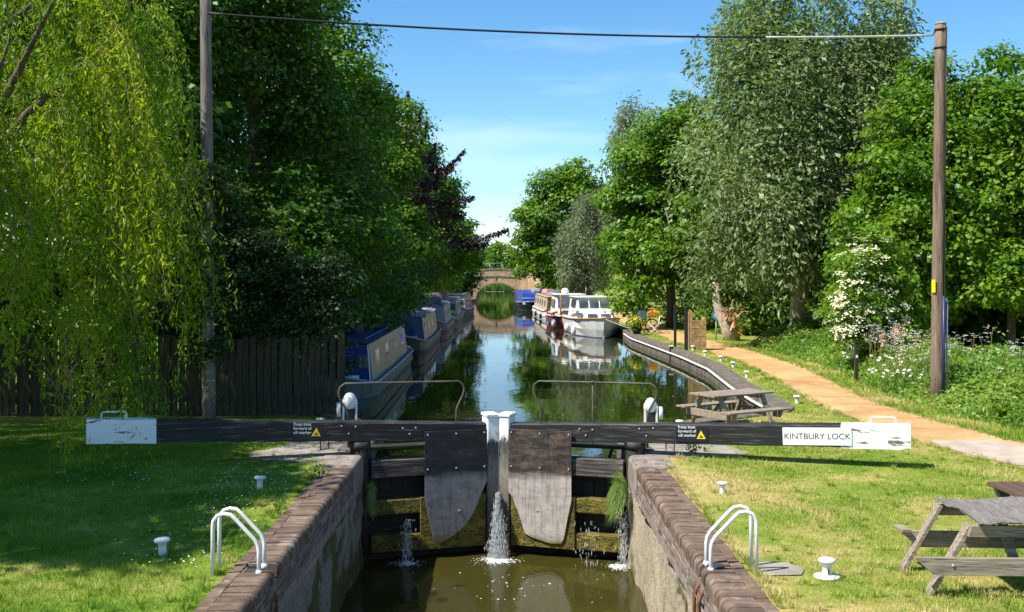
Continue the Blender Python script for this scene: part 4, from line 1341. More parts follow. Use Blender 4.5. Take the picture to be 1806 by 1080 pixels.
def narrowboat(label, bow, heading, L, P):
    """bow = (x, y) of the stem at the waterline; local +x runs aft"""
    t = thing('narrowboat', label, 'narrowboat', (bow[0], bow[1], WATER_Z), heading, P.get('group', 'narrowboats moored along the shaded bank'))
    W = 1.03
    st = []
    for x, w, g in ((0.0, 0.04, 1.02), (0.25, 0.34, 0.96), (0.6, 0.60, 0.88), (1.1, 0.82, 0.78), (1.8, 0.97, 0.68), (2.6, W, 0.62), (L * 0.5, W, 0.58), (L - 1.5, W, 0.60), (L - 0.7, 0.90, 0.64), (L - 0.2, 0.62, 0.70), (L, 0.35, 0.72)):
        k = 1 if x > 1.5 else 0.75
        st.append(([x + (0.25 if x < 1 else 0), x + (0.1 if x < 1 else 0), x, x], [(w * 0.80 * k, -0.5), (w * 0.93, -0.05), (w, 0.30), (w * 1.0, g)]))
    loft(st, 'hull', P['hull'], t)
    for s in (-1, 1):
        gp = [(x[2], s * (sec[3][0] + 0.008), sec[3][1] - 0.03) for x, sec in st]
        MB().tube(gp, 0.035, 6).build('gunwale', P['trim'], t)
        gp = [(x[2], s * (sec[2][0] + 0.008), 0.28 + 0.25 * (sec[3][1] - 0.6)) for x, sec in st]
        MB().tube(gp, 0.022, 6).build('rubbing_strake', P['hull'], t)
    c0, c1 = P.get('cabin', (2.5, L - 2.2))
    z0, z1 = 0.55, 1.60
    wb, wt_ = 0.90, 0.78
    sd = {}
    cab = MB().hexa([(c0, -wb, z0), (c1, -wb, z0), (c1, wb, z0), (c0, wb, z0), (c0 + 0.08, -wt_, z1), (c1 - 0.05, -wt_, z1), (c1 - 0.05, wt_, z1), (c0 + 0.08, wt_, z1)]).build('cabin', P['side'], t, 0.015)
    # front bulkhead with panelled doors
    fb = MB().hexa([(c0 - 0.03, -wb * 0.985, z0 + 0.02), (c0 - 0.004, -wb * 0.985, z0 + 0.02), (c0 - 0.004, wb * 0.985, z0 + 0.02), (c0 - 0.03, wb * 0.985, z0 + 0.02), (c0 + 0.05, -wt_ * 0.985, z1 - 0.01), (c0 + 0.076, -wt_ * 0.985, z1 - 0.01), (c0 + 0.076, wt_ * 0.985, z1 - 0.01), (c0 + 0.05, wt_ * 0.985, z1 - 0.01)]).build('front_bulkhead', P['front'], t, 0.004)
    for s in (-1, 1):
        dr = MB().box((c0 - 0.015, s * 0.19, 1.0), (0.05, 0.34, 0.80), rotm(0, R(4.4), 0)).build('door', P.get('door', P['front']), fb, 0.006)
        MB().box((c0 - 0.002, s * 0.60, 1.12), (0.06, 0.30, 0.36), rotm(0, R(4.4), 0)).build('front_window', 'window_glass', fb, 0.004)
        MB().bar((c0 - 0.045, s * 0.83, z0 + 0.06), (c0 + 0.03, s * 0.745, z1 - 0.04), 0.03, 0.03).build('edge_trim', P.get('edge', P['trim']), fb)
    ro = [(-0.84, z1 + 0.002), (-0.6, z1 + 0.055), (0, z1 + 0.085), (0.6, z1 + 0.055), (0.84, z1 + 0.002)]
    rf = MB().prism(ro, c0 - 0.06, c1 + 0.04, 'x').build('roof', P['roof'], t)
    for s in (-1, 1):
        MB().tube([(c0 + 0.3, s * 0.66, z1 + 0.11), (c1 - 0.3, s * 0.66, z1 + 0.11)], 0.018, 6).build('grab_rail', P['trim'], rf)
    # side windows
    nwin = P.get('win', 5)
    for s in (-1, 1):
        for k in range(nwin):
            x = c0 + (c1 - c0) * (k + 0.6) / (nwin + 0.2)
            yy = s * (wb + (wt_ - wb) * (1.15 - z0) / (z1 - z0))
            rx = math.atan2(wb - wt_, z1 - z0) * s
            f_ = MB().box((0, 0, 0), (0.95, 0.03, 0.46)).build('window', P.get('frame', 'grey_paint'), cab, 0.01, 1, (x, yy, 1.15), (rx, 0, 0))
            MB().box((0, s * 0.012, 0), (0.85, 0.016, 0.36)).build('pane', 'window_glass', f_)
    # fore deck and lockers
    MB().prism([(0.35, -0.30), (1.1, -0.72), (1.1, 0.72), (0.35, 0.30)], 0.80, 0.90, 'z').build('foredeck', P.get('deck', 'grey_paint'), t, 0.01)
    MB().box((1.7, 0, 0.72), (1.1, 1.5, 0.05)).build('well_deck', 'hull_black', t)
    MB().lathe([(0.05, 0.9), (0.05, 1.0), (0.07, 1.02)], 8, (0.5, 0, 0)).build('bow_stud', 'black_iron', t)
    for x, y, z, dx, dy, dz, m in P.get('clutter', ()):
        o = MB().box((0, 0, dz / 2), (dx, dy, dz)).build('roof_box', m, rf, min(dx, dy, dz) * 0.2, 2, (x, y, z1 + 0.07 + z), (0, 0, rng.uniform(-0.3, 0.3)))
    if P.get('chimney'):
        x, y = P['chimney']
        MB().lathe([(0.07, z1 + 0.05), (0.07, z1 + 0.45), (0.10, z1 + 0.46), (0.10, z1 + 0.50)], 12, (x, y, 0)).build('chimney', 'black_iron', rf)
    if P.get('cratch'):
        # canvas cover tented over the fore well
        x0, x1 = 0.9, c0 + 0.02
        vs = [(x0, -0.62, 0.86), (x0, 0.62, 0.86), (x1, -0.90, 0.66), (x1, 0.90, 0.66), (x0 + 0.5, 0, 1.72), (x1, 0, 1.78), (x1, -0.80, 1.55), (x1, 0.80, 1.55), (x0 + 0.4, -0.5, 1.45), (x0 + 0.4, 0.5, 1.45)]
        MB().add(vs, [(0, 1, 9, 4, 8), (0, 8, 6, 2), (1, 3, 7, 9), (8, 4, 5, 6), (9, 7, 5, 4), (2, 6, 5, 7, 3)]).build('cratch_cover', P['cratch'], t)
    if P.get('hood'):
        x0, x1 = c1 - 0.2, L - 0.3
        pr = [(-0.80, 0.75), (-0.74, 1.75), (-0.5, 2.0), (0.5, 2.0), (0.74, 1.75), (0.80, 0.75)]
        MB().prism(pr, x0, x1, 'x').build('pram_hood', P['hood'], t, 0.05, 2)
    # tiller and swan neck
    MB().tube([(L - 0.15, 0, 0.7), (L - 0.1, 0, 1.15), (L - 0.35, 0, 1.35), (L - 1.2, 0, 1.32)], 0.025, 6).build('tiller', 'black_iron', t)
    for x in ((3.5, L * 0.55) if P.get('group') else ()):
        for s in (-1, 1):
            MB().lathe([(0.02, 0.02), (0.085, 0.06), (0.10, 0.22), (0.085, 0.38), (0.02, 0.42)], 10, (x, s * (W + 0.12), 0)).build('fender', 'rubber', t)
    return t

N = R(90)
narrowboat('blue-fronted narrowboat with olive side moored nearest the gate', (-4.42, 26.4), N + R(0.4), 15.4,
           dict(hull='hull_green', trim='light_blue_paint', side='olive_paint', front='blue_paint', door='blue_paint', edge='white_tube', roof='navy_canvas', deck='cable_grey', win=4, frame='cream_paint',
                clutter=((5.5, 0.1, 0, 0.7, 0.5, 0.30, 'navy_canvas'), (8.6, -0.2, 0, 1.0, 0.6, 0.32, 'navy_canvas'), (11, 0.2, 0, 0.5, 0.4, 0.3, 'grey_paint')), chimney=(7.0, 0.4)))
narrowboat('narrowboat under a navy cover, second in the shaded row', (-4.30, 42.6), N + R(0.2), 13.5,
           dict(hull='hull_black', trim='grey_paint', side='olive_paint', front='hull_black', roof='grey_paint', cratch='navy_canvas', win=4, frame='cream_paint',
                clutter=((4.2, 0.3, 0, 0.6, 0.4, 0.35, 'red_paint'), (5.0, -0.1, 0, 0.5, 0.5, 0.4, 'cable_grey'), (8, 0, 0, 1.2, 0.6, 0.4, 'navy_canvas')), chimney=(9.5, 0.4)))
narrowboat('narrowboat piled with slate tarpaulins, third in the shaded row', (-4.25, 56.8), N, 11.5,
           dict(hull='hull_black', trim='grey_paint', side='grey_paint', front='olive_paint', roof='slate_canvas', cratch='slate_canvas', win=4, frame='cream_paint',
                clutter=((3.4, 0.1, 0, 1.5, 1.2, 0.35, 'slate_canvas'), (6.2, 0.2, 0, 1.2, 0.9, 0.45, 'pink_cloth'), (8.0, 0, 0, 0.9, 0.7, 0.5, 'slate_canvas'))))
narrowboat('low grey narrowboat, fourth in the shaded row', (-4.15, 68.6), N - R(0.4), 10.0,
           dict(hull='hull_black', trim='grey_paint', side='tan_paint', front='grey_paint', roof='grey_paint', win=4, frame='cream_paint',
                clutter=((4.0, 0.1, 0, 0.8, 0.6, 0.5, 'pink_cloth'), (6.2, 0.2, 0, 0.9, 0.5, 0.5, 'black_canvas'))))
narrowboat('narrowboat with red doors and white frames at the far end', (-4.02, 79.2), N - R(1.5), 12.0,
           dict(hull='hull_black', trim='hull_white', side='red_paint', front='hull_white', door='red_paint', edge='hull_white', roof='black_canvas', win=4, frame='hull_white', cabin=(1.7, 9.8), deck='hull_black'))

RB = 'boats moored along the towpath'
narrowboat('cream and brown narrowboat with varnished doors behind the red cruiser', (3.68, 74.5), N + R(3.0), 14.5,
           dict(hull='hull_white', trim='hull_black', side='tan_paint', front='varnish', door='varnish', edge='tan_canvas', roof='tan_paint', win=5, frame='grey_paint', deck='hull_black', group=RB,
                clutter=((4.4, 0.2, 0, 1.6, 0.35, 0.25, 'grey_paint'), (7.0, -0.2, 0, 1.4, 0.9, 0.3, 'slate_canvas'), (10, 0, 0, 1.2, 0.7, 0.35, 'pink_cloth')), cabin=(2.2, 12.8)))

def bow_cruiser(label, name, bow, heading, L, B, P):
    t = thing(name, label, P.get('cat', 'boat'), (bow[0], bow[1], WATER_Z), heading, RB)
    F = P['free']
    st = []
    for k, (fx, fw, fz) in enumerate(((0.0, 0.03, 1.12), (0.05, 0.36, 1.10), (0.12, 0.62, 1.07), (0.22, 0.84, 1.03), (0.36, 0.97, 0.98), (0.6, 1.0, 0.94), (0.85, 0.97, 0.92), (1.0, 0.90, 0.92))):
        x, w, g = fx * L, fw * B / 2, fz * F
        rk = max(0, 0.22 - fx) * 2.2
        st.append(([x + rk * 1.5, x + rk * 1.2, x + rk * 0.55, x], [(w * 0.20, -0.45), (w * (0.80 if fx > .3 else 0.55), -0.05), (w * (0.93 if fx > .3 else 0.78), F * 0.45), (w, g)]))
    h = loft(st, 'hull', P['hull'], t)
    for f in h.data.polygons: f.use_smooth = False
    for s in (-1, 1):
        MB().tube([(x[3], s * (sec[3][0] + 0.01), sec[3][1] - 0.02) for x, sec in st], 0.035, 6).build('gunwale', P['trim'], t)
        MB().tube([(x[1], s * (sec[1][0] + 0.004), sec[1][1] + 0.07) for x, sec in st], 0.05, 6).build('boot_stripe', P['boot'], h)
    return t, F

# white cruiser, bow on
t, F = bow_cruiser('white cabin cruiser moored bow-on at the end of the edging', 'cabin_cruiser', (4.98, 56.0), N + R(4.5), 8.2, 2.65,
                   dict(hull='hull_white', trim='varnish', boot='navy_canvas', free=0.95, cat='cruiser'))
fc = MB().hexa([(1.7, -0.78, 0.85), (4.0, -1.0, 0.85), (4.0, 1.0, 0.85), (1.7, 0.78, 0.85), (2.05, -0.66, 1.32), (4.0, -0.88, 1.38), (4.0, 0.88, 1.38), (2.05, 0.66, 1.32)]).build('fore_cabin', 'hull_white', t, 0.05, 2)
for s in (-1, 1):
    MB().box((1.86, s * 0.35, 1.10), (0.04, 0.52, 0.22), rotm(0, R(37), 0)).build('front_window', 'window_glass', fc, 0.004)
    MB().box((3.0, s * 0.905, 1.12), (1.5, 0.03, 0.22), rotm(R(12) * s, 0, R(5) * s)).build('side_window', 'window_glass', fc, 0.004)
wh = MB().hexa([(3.4, -0.98, 1.30), (6.4, -1.05, 0.9), (6.4, 1.05, 0.9), (3.4, 0.98, 1.30), (3.85, -0.86, 1.99), (6.3, -0.92, 1.99), (6.3, 0.92, 1.99), (3.85, 0.86, 1.99)]).build('wheelhouse', 'hull_white', t, 0.03)
MB().box((5.05, 0, 2.03), (2.7, 2.0, 0.07)).build('wheelhouse_roof', 'hull_white', wh, 0.03, 2)
for y, w in ((-0.57, 0.50), (0.0, 0.50), (0.57, 0.50)):
    MB().box((3.60, y, 1.65), (0.03, w, 0.46), rotm(0, R(33), 0)).build('windscreen_pane', 'window_glass', wh, 0.004)
for s in (-1, 1):
    MB().box((4.75, s * 0.965, 1.68), (1.5, 0.03, 0.42), rotm(R(7) * s, 0, 0)).build('side_window', 'window_glass', wh, 0.004)
    rail = [(0.3, s * 0.35, 1.05), (0.3, s * 0.35, 1.38), (1.6, s * 1.05, 1.40), (3.2, s * 1.25, 1.34), (3.3, s * 1.26, 0.95)]
    MB().tube(rail, 0.014, 6).build('pulpit_rail', 'bolt_steel', t)
MB().tube([(4.6, 0.3, 2.05), (4.6, 0.3, 2.6)], 0.012, 6).build('aerial', 'bolt_steel', wh)
MB().lathe([(0.05, 2.06), (0.06, 2.15), (0.03, 2.22)], 10, (3.9, -0.2, 0)).build('lamp', 'hull_white', wh)
MB().box((0.35, 0, 1.08), (0.35, 0.22, 0.08)).build('anchor_fitting', 'bolt_steel', t, 0.02)
for x, s in ((1.9, 1), (4.6, 1)):
    MB().lathe([(0.03, 0.05), (0.12, 0.12), (0.14, 0.32), (0.12, 0.52), (0.03, 0.60)], 12, (x, s * 1.36, 0)).build('fender', 'white_iron', t)
MB().tube([(0.35, 0.1, 1.06), (-1.2, -0.6, 0.75), (-2.6, -1.5, 0.42)], 0.014, 5).build('mooring_rope', 'cable_grey', t)

# red-hulled cruiser behind
t, F = bow_cruiser('red-hulled cruiser with white wheelhouse tucked behind the white cruiser', 'cabin_cruiser', (4.02, 64.8), N + R(3), 8.0, 2.4,
                   dict(hull='hull_red', trim='hull_white', boot='hull_black', free=0.72, cat='cruiser'))
fc = MB().hexa([(1.4, -0.72, 0.65), (3.2, -0.95, 0.65), (3.2, 0.95, 0.65), (1.4, 0.72, 0.65), (1.7, -0.62, 1.08), (3.2, -0.82, 1.12), (3.2, 0.82, 1.12), (1.7, 0.62, 1.08)]).build('fore_cabin', 'cream_paint', t, 0.03)
wh = MB().hexa([(2.6, -0.95, 0.95), (5.6, -1.0, 0.7), (5.6, 1.0, 0.7), (2.6, 0.95, 0.95), (2.9, -0.84, 1.95), (5.5, -0.88, 1.95), (5.5, 0.88, 1.95), (2.9, 0.84, 1.95)]).build('wheelhouse', 'hull_white', t, 0.03)
MB().box((4.2, 0, 1.985), (2.9, 1.95, 0.07)).build('wheelhouse_roof', 'hull_white', wh, 0.03, 2)
for y in (-0.43, 0.43):
    MB().box((2.72, y, 1.50), (0.03, 0.70, 0.62), rotm(0, R(16), 0)).build('windscreen_pane', 'window_glass', wh, 0.004)
for s in (-1, 1):
    MB().box((4.1, s * 0.955, 1.45), (1.9, 0.03, 0.50), rotm(R(6.5) * s, 0, 0)).build('side_window', 'window_glass', wh, 0.004)
MB().tube([(1.3, 0.75, 0.6), (1.3, 0.75, 2.0)], 0.05, 8).build('wooden_post', 'varnish', t)
MB().lathe([(0.16, 2.02), (0.24, 2.10), (0.25, 2.2), (0.16, 2.34), (0.05, 2.38)], 14, (4.0, 0.2, 0)).build('radar_dome', 'hull_white', wh)
for x in (0.9, 2.2):
    MB().lathe([(0.03, 0.1), (0.12, 0.16), (0.15, 0.34), (0.12, 0.52), (0.03, 0.58)], 12, (x, 1.22, 0)).build('fender', 'white_iron', t)

# two blue boats under the bridge
t, F = bow_cruiser('bright blue boat with black peaked cover near the bridge', 'day_boat', (3.25, 92.5), N + R(4), 7.0, 1.9,
                   dict(hull='blue_paint', trim='light_blue_paint', boot='hull_black', free=0.75))
MB().add([(0.9, -0.7, 0.75), (0.9, 0.75, 0.75), (3.2, -0.9, 0.7), (3.2, 0.9, 0.7), (1.9, 0.1, 2.05), (2.4, 0.1, 2.05)], [(0, 1, 4), (1, 3, 5, 4), (3, 2, 5), (2, 0, 4, 5)]).build('peaked_cover', 'black_canvas', t)
MB().box((1.2, -0.25, 1.05), (0.5, 0.6, 0.6)).build('tan_bundle', 'tan_canvas', t, 0.12, 2)
MB().hexa([(3.4, -0.85, 0.7), (6.4, -0.85, 0.7), (6.4, 0.85, 0.7), (3.4, 0.85, 0.7), (3.7, -0.7, 1.8), (6.2, -0.7, 1.8), (6.2, 0.7, 1.8), (3.7, 0.7, 1.8)]).build('cabin', 'grey_paint', t, 0.04, 2)
MB().box((3.52, 0, 1.35), (0.04, 1.3, 0.5), rotm(0, R(15), 0)).build('windscreen', 'window_glass', t)
t, F = bow_cruiser('covered blue boat with white transom moored closest to the bridge', 'day_boat', (2.02, 93.8), N + R(5), 7.5, 1.9,
                   dict(hull='hull_black', trim='grey_paint', boot='hull_black', free=0.7))
MB().hexa([(0.8, -0.72, 0.62), (6.6, -0.9, 0.6), (6.6, 0.9, 0.6), (0.8, 0.72, 0.62), (1.3, -0.6, 1.45), (6.4, -0.75, 1.7), (6.4, 0.75, 1.7), (1.3, 0.6, 1.45)]).build('blue_cover', 'blue_paint', t, 0.06, 2)
MB().box((0.66, 0, 0.62), (0.05, 1.3, 0.22)).build('white_board', 'hull_white', t, 0.01)
MB().tube([(0.95, -0.68, 1.05), (0.95, 0.68, 1.05)], 0.025, 6).build('tie_rope', 'cable_grey', t)

# ================================================================== vegetation
def crown_mesh(mains, n, leaf, mat, seed, sub=26, subr=0.32, hang=0.0, shell=0.34, spread=0.22, inner=0.12, updir=0.55):
    """foliage: clumps set over the main masses, each clump a cluster of sprays of small leaves"""
    g = np.random.default_rng(seed)
    mains = np.array(mains, dtype=float)
    area = (mains[:, 3] * mains[:, 4] + mains[:, 3] * mains[:, 5] + mains[:, 4] * mains[:, 5])
    prob = area / area.sum()
    # clumps
    nl = int(sub * len(mains))
    mi = g.choice(len(mains), nl, p=prob)
    u = unit(g.normal(0, 1, (nl, 3)))
    rad = mains[mi, 3:6]
    C = mains[mi, :3] + u * rad * g.uniform(0.58, 1.02, (nl, 1))
    base = rad.min(axis=1, keepdims=True)
    CR = base * subr * g.uniform(0.6, 1.35, (nl, 1)) * np.array([1.15, 1.15, 0.80]) * g.uniform(0.85, 1.2, (nl, 3))
    if hang > 0: CR = CR * np.array([0.85, 0.85, 1.9])
    cvar = g.uniform(-0.24, 0.24, nl)
    cw = (CR.prod(axis=1)) ** (2 / 3); cw /= cw.sum()
    # sprays
    per = 14
    ns = n // per
    ci = g.choice(nl, ns, p=cw)
    d = unit(g.normal(0, 1, (ns, 3)) + np.array([0, 0, 0.35]))
    r = 1.0 - shell * g.random((ns, 1)) ** 1.3
    S = C[ci] + d * CR[ci] * r
    out = unit(d + 0.5 * unit(u[ci]))
    k = g.random(ns) < inner
    nk = int(k.sum())
    if nk:
        m2 = g.choice(len(mains), nk, p=prob)
        S[k] = mains[m2, :3] + unit(g.normal(0, 1, (nk, 3))) * mains[m2, 3:6] * g.uniform(0.2, 0.75, (nk, 1))
    # leaves
    N_ = ns * per
    si = np.repeat(np.arange(ns), per)
    sp = spread
    off = g.normal(0, 1, (N_, 3)) * (np.array([sp, sp, sp * 0.42]) if hang <= 0 else np.array([sp * 0.55, sp * 0.55, sp * 1.5]))
    P = S[si] + off
    nrm = unit(out[si] * 0.95 + np.array([0, 0, updir]) + g.normal(0, 0.42, (N_, 3)))
    dirn = unit(unit(off) * 0.8 + out[si] * 0.4 + g.normal(0, 0.5, (N_, 3)) + np.array([0, 0, -0.25 - 2.2 * hang]))
    dirn = unit(dirn - nrm * (dirn * nrm).sum(1, keepdims=True) * (1 - min(1, hang)))
    if hang > 0:
        nrm = unit(np.cross(dirn, g.normal(0, 1, (N_, 3))))
    szv = g.uniform(0.5, 1.4, N_) * np.repeat(g.uniform(0.8, 1.2, ns), per)
    L = leaf[0] * szv; W = leaf[1] * szv * g.uniform(0.75, 1.2, N_)
    var = np.clip(0.5 + cvar[ci][si] + g.normal(0, 0.16, N_), 0, 1)
    return poly_mesh('crown', leaf_quads(P, dirn, nrm, L, W), 4, var, mat, 4)

def limbs(base, height, r0, targets, seed, lean=(0, 0)):
    g = random.Random(seed)
    tr = MB()
    pts = []; rs = []
    m = 8
    for k in range(m + 1):
        f = k / m
        pts.append((base[0] * 0 + lean[0] * f + g.uniform(-1, 1) * r0 * 0.35 * f, lean[1] * f + g.uniform(-1, 1) * r0 * 0.35 * f, -0.15 + height * f))
        rs.append(r0 * (1.35 if k == 0 else 1.0) * (1 - 0.62 * f))
    tr.tube(pts, rs, 10)
    out = []
    for tg in targets:
        f = g.uniform(0.45, 0.95)
        s = Vector(pts[int(f * m)])
        e = Vector(tg) - Vector(base)
        mid = s + (e - s) * 0.5 + Vector((g.uniform(-.3, .3), g.uniform(-.3, .3), 0.25 * (e - s).length * 0.4))
        q = [s, s + (mid - s) * 0.5 + Vector((0, 0, 0.08)), mid, mid + (e - mid) * 0.5, e]
        rr = r0 * 0.42
        out.append((q, [rr, rr * 0.8, rr * 0.6, rr * 0.4, rr * 0.15]))
    return tr, out

def tree(name, label, base, mains, n, leaf, mat, seed, cat='tree', group=None, trunk_h=None, r0=0.25, bark='bark', nlimb=6, **kw):
    t = thing(name, label, cat, base, 0, group)
    M = [(m[0] - base[0], m[1] - base[1], m[2] - base[2]) + tuple(m[3:]) for m in mains]
    link('crown', crown_mesh(M, n, leaf, mat, seed, **kw), None, t)
    top = max(m[2] for m in M)
    th = trunk_h or top * 0.82
    g = random.Random(seed + 1)
    tg = []
    for k in range(nlimb):
        m = mains[k % len(mains)]
        tg.append((m[0] + g.uniform(-.6, .6) * m[3], m[1] + g.uniform(-.6, .6) * m[4], m[2] + g.uniform(-.3, .7) * m[5]))
    lx = M[0][0] * 0.8; ly = M[0][1] * 0.8
    tr, br = limbs(base, th, r0, tg, seed, (lx, ly))
    tr.build('trunk', bark, t)
    for q, rs in br:
        MB().tube(q, rs, 6).build('limb', bark, t)
    return t

# ------------------------------------------------------------------ towpath side
GR = 'trees along the towpath'
tw = tree('willow_tree', 'tall grey-green willow on a split pale trunk over the towpath', (12.35, 46.6, 0),
     [(12.4, 46.0, 8.8, 4.0, 3.0, 4.8), (9.9, 45.4, 10.6, 2.0, 1.9, 3.6), (14.6, 45.8, 11.0, 2.6, 2.0, 3.4), (12.0, 45.9, 13.2, 2.3, 1.7, 2.4), (9.3, 44.4, 5.6, 2.3, 2.2, 3.2),
      (13.2, 44.0, 6.0, 3.4, 2.0, 3.0), (16.0, 45.4, 12.4, 1.2, 1.2, 2.3), (11.2, 43.6, 4.1, 3.0, 1.7, 2.1), (8.2, 44.4, 3.4, 1.4, 1.4, 1.8), (15.8, 44.6, 7.4, 2.2, 1.8, 3.4), (14.2, 43.4, 4.0, 2.2, 1.4, 1.9)],
     108000, (0.25, 0.092), 'leaf_willow', 21, group=GR, trunk_h=6.5, r0=0.45, bark='pale_bark', sub=18, subr=0.46, hang=0.12, spread=0.27, nlimb=12, inner=0.14, shell=0.30)
# second stool with torn orange wood
o = thing('split_willow_stump', 'torn leaning willow trunk with exposed orange wood', 'tree stump', (9.85, 49.0, 0))
MB().tube([(0.15, 0, -0.1), (0.0, 0, 0.5), (-0.28, 0, 1.1), (-0.50, 0.1, 1.7), (-0.55, 0.1, 2.6)], [0.38, 0.30, 0.26, 0.20, 0.14], 10).build('trunk', 'pale_bark', o)
mb = MB()
g_ = random.Random(3)
for k in range(30):
    a = Vector((0.1 + g_.uniform(-0.2, 0.25), -0.28 + g_.uniform(-0.05, 0.05), 0.85 + g_.uniform(-0.35, 0.6)))
    d = Vector((g_.uniform(-0.5, 0.7), -0.15, g_.uniform(-1.0, 0.9))).normalized() * g_.uniform(0.25, 0.6)
    MB().bar(a, a + d, 0.08, 0.04).build('splinter', 'split_wood' if k % 2 else 'pale_bark', o)
MB().tube([(0.35, -0.05, -0.05), (0.25, -0.1, 0.5), (0.15, -0.15, 1.0)], [0.2, 0.22, 0.14], 8).build('torn_limb', 'split_wood', o)

tree('maple_tree', 'dark green maple leaning over the white cruiser', (9.0, 60.0, 0),
     [(8.7, 60.0, 6.8, 2.9, 2.8, 4.2), (9.7, 60.5, 10.4, 1.9, 1.9, 2.5), (7.2, 58.6, 3.5, 1.9, 1.8, 2.2), (7.0, 59.5, 7.0, 1.5, 1.6, 2.2), (6.6, 57.4, 1.9, 1.0, 1.2, 1.5), (9.2, 56.8, 4.2, 2.0, 1.6, 2.4), (11.3, 60.5, 8.5, 1.9, 1.9, 3.6)],
     62000, (0.22, 0.17), 'leaf_maple', 31, group=GR, r0=0.3, sub=26, subr=0.36, spread=0.27)
tree('silver_willow', 'wispy silver willow top showing above the dark maple', (9.0, 76.0, 0),
     [(9.0, 76.0, 9.3, 2.1, 2.0, 4.6), (8.3, 76.0, 12.6, 1.2, 1.2, 2.2), (10.2, 76.0, 11.4, 1.4, 1.4, 2.6)],
     24000, (0.26, 0.08), 'leaf_silver', 41, group=GR, r0=0.28, hang=0.25, spread=0.34, sub=20)
tree('grey_willow', 'soft rounded grey-green willow behind the narrowboats', (6.2, 83.0, 0),
     [(6.1, 83.0, 4.6, 2.2, 2.2, 3.9), (4.9, 82.6, 3.0, 1.3, 1.4, 2.4), (7.0, 83.2, 6.6, 1.5, 1.5, 2.4)],
     30000, (0.24, 0.07), 'leaf_silver', 43, group=GR, r0=0.25, hang=0.15, spread=0.26, sub=34, subr=0.26)
tree('round_tree', 'large round-headed green tree standing beside the bridge', (6.0, 106.0, 0),
     [(5.9, 106.0, 8.4, 3.5, 3.2, 4.9), (3.1, 105.5, 6.2, 2.4, 2.3, 4.2), (8.4, 106.5, 7.6, 2.6, 2.4, 4.2), (6.5, 106.0, 11.2, 2.3, 2.2, 2.6), (1.9, 105.2, 3.9, 1.4, 1.6, 2.2), (4.4, 104.2, 3.4, 2.2, 1.8, 2.2)],
     46000, (0.30, 0.23), 'leaf_maple', 51, group=GR, r0=0.4, sub=26, subr=0.34, spread=0.34)
tree('green_bush', 'yellow-green bush above the roof of the brown narrowboat', (5.6, 87.0, 0), [(5.5, 87.0, 1.3, 1.2, 1.2, 1.3), (4.9, 86.5, 0.9, 0.8, 0.8, 0.9)], 7000, (0.17, 0.10), 'leaf_bright', 55, cat='bush', r0=0.06, nlimb=3, spread=0.22)
tree('green_bush', 'leafy bush at the bend of the towpath behind the bicycle', (9.7, 63.0, 0), [(9.7, 62.5, 1.1, 1.5, 1.6, 1.4), (10.8, 58.0, 1.0, 1.3, 2.2, 1.3), (11.6, 53.5, 0.8, 1.4, 1.8, 1.1)], 16000, (0.15, 0.09), 'leaf_nettle', 56, cat='bush', r0=0.06, nlimb=3, spread=0.22)
GW = 'woodland trees beyond the towpath'
tree('sycamore_tree', 'bright leafy tree between the willow and the brown pole', (14.3, 38.5, 0),
     [(14.3, 38.4, 5.4, 2.1, 2.0, 3.8), (13.3, 38.0, 3.4, 1.9, 1.8, 2.4), (15.2, 39.0, 7.6, 1.5, 1.5, 2.2), (14.7, 36.9, 3.3, 1.5, 1.4, 2.2), (12.9, 37.2, 5.6, 1.5, 1.4, 2.0), (15.6, 37.6, 6.2, 1.4, 1.3, 2.2), (15.4, 39.4, 9.0, 1.3, 1.3, 1.6)],
     52000, (0.17, 0.13), 'leaf_bright', 61, group=GW, r0=0.16, sub=34, subr=0.30, spread=0.20)
tree('sycamore_tree', 'dense leafy tree directly behind the brown pole', (17.2, 37.5, 0),
     [(17.2, 37.5, 5.6, 2.1, 2.0, 3.9), (16.3, 36.7, 4.2, 1.7, 1.5, 2.6), (17.6, 38.0, 8.0, 1.6, 1.6, 1.9), (18.3, 36.2, 4.0, 1.6, 1.4, 2.6), (16.9, 35.6, 2.7, 1.3, 1.1, 1.3), (16.0, 38.0, 7.6, 1.5, 1.4, 1.9), (18.9, 37.4, 6.8, 1.6, 1.5, 2.2), (17.0, 38.4, 9.6, 1.3, 1.3, 1.4)],
     56000, (0.17, 0.13), 'leaf_bright', 62, group=GW, r0=0.16, sub=32, subr=0.30, spread=0.20)
tree('sycamore_tree', 'leafy tree at the edge of the picture beyond the pole', (20.2, 38.0, 0),
     [(20.2, 38.0, 5.8, 2.2, 2.1, 4.2), (19.7, 36.4, 3.8, 1.6, 1.5, 2.4), (20.6, 38.0, 8.6, 1.5, 1.5, 2.2), (18.9, 39.5, 8.6, 1.7, 1.7, 2.4), (21.0, 39.0, 10.2, 1.5, 1.5, 1.7)],
     36000, (0.16, 0.12), 'leaf_bright', 63, group=GW, r0=0.18, sub=30, subr=0.30, spread=0.21)
tree('sycamore_tree', 'darker tree filling the gap behind the bright sycamores', (17.5, 48.0, 0),
     [(17.5, 48.0, 5.0, 4.2, 2.4, 4.6), (22.5, 48.0, 6.2, 4.0, 2.4, 5.4), (24.0, 46.0, 9.8, 2.0, 2.0, 2.6)],
     22000, (0.28, 0.21), 'leaf_maple', 64, group=GW, r0=0.3, sub=26, spread=0.3)
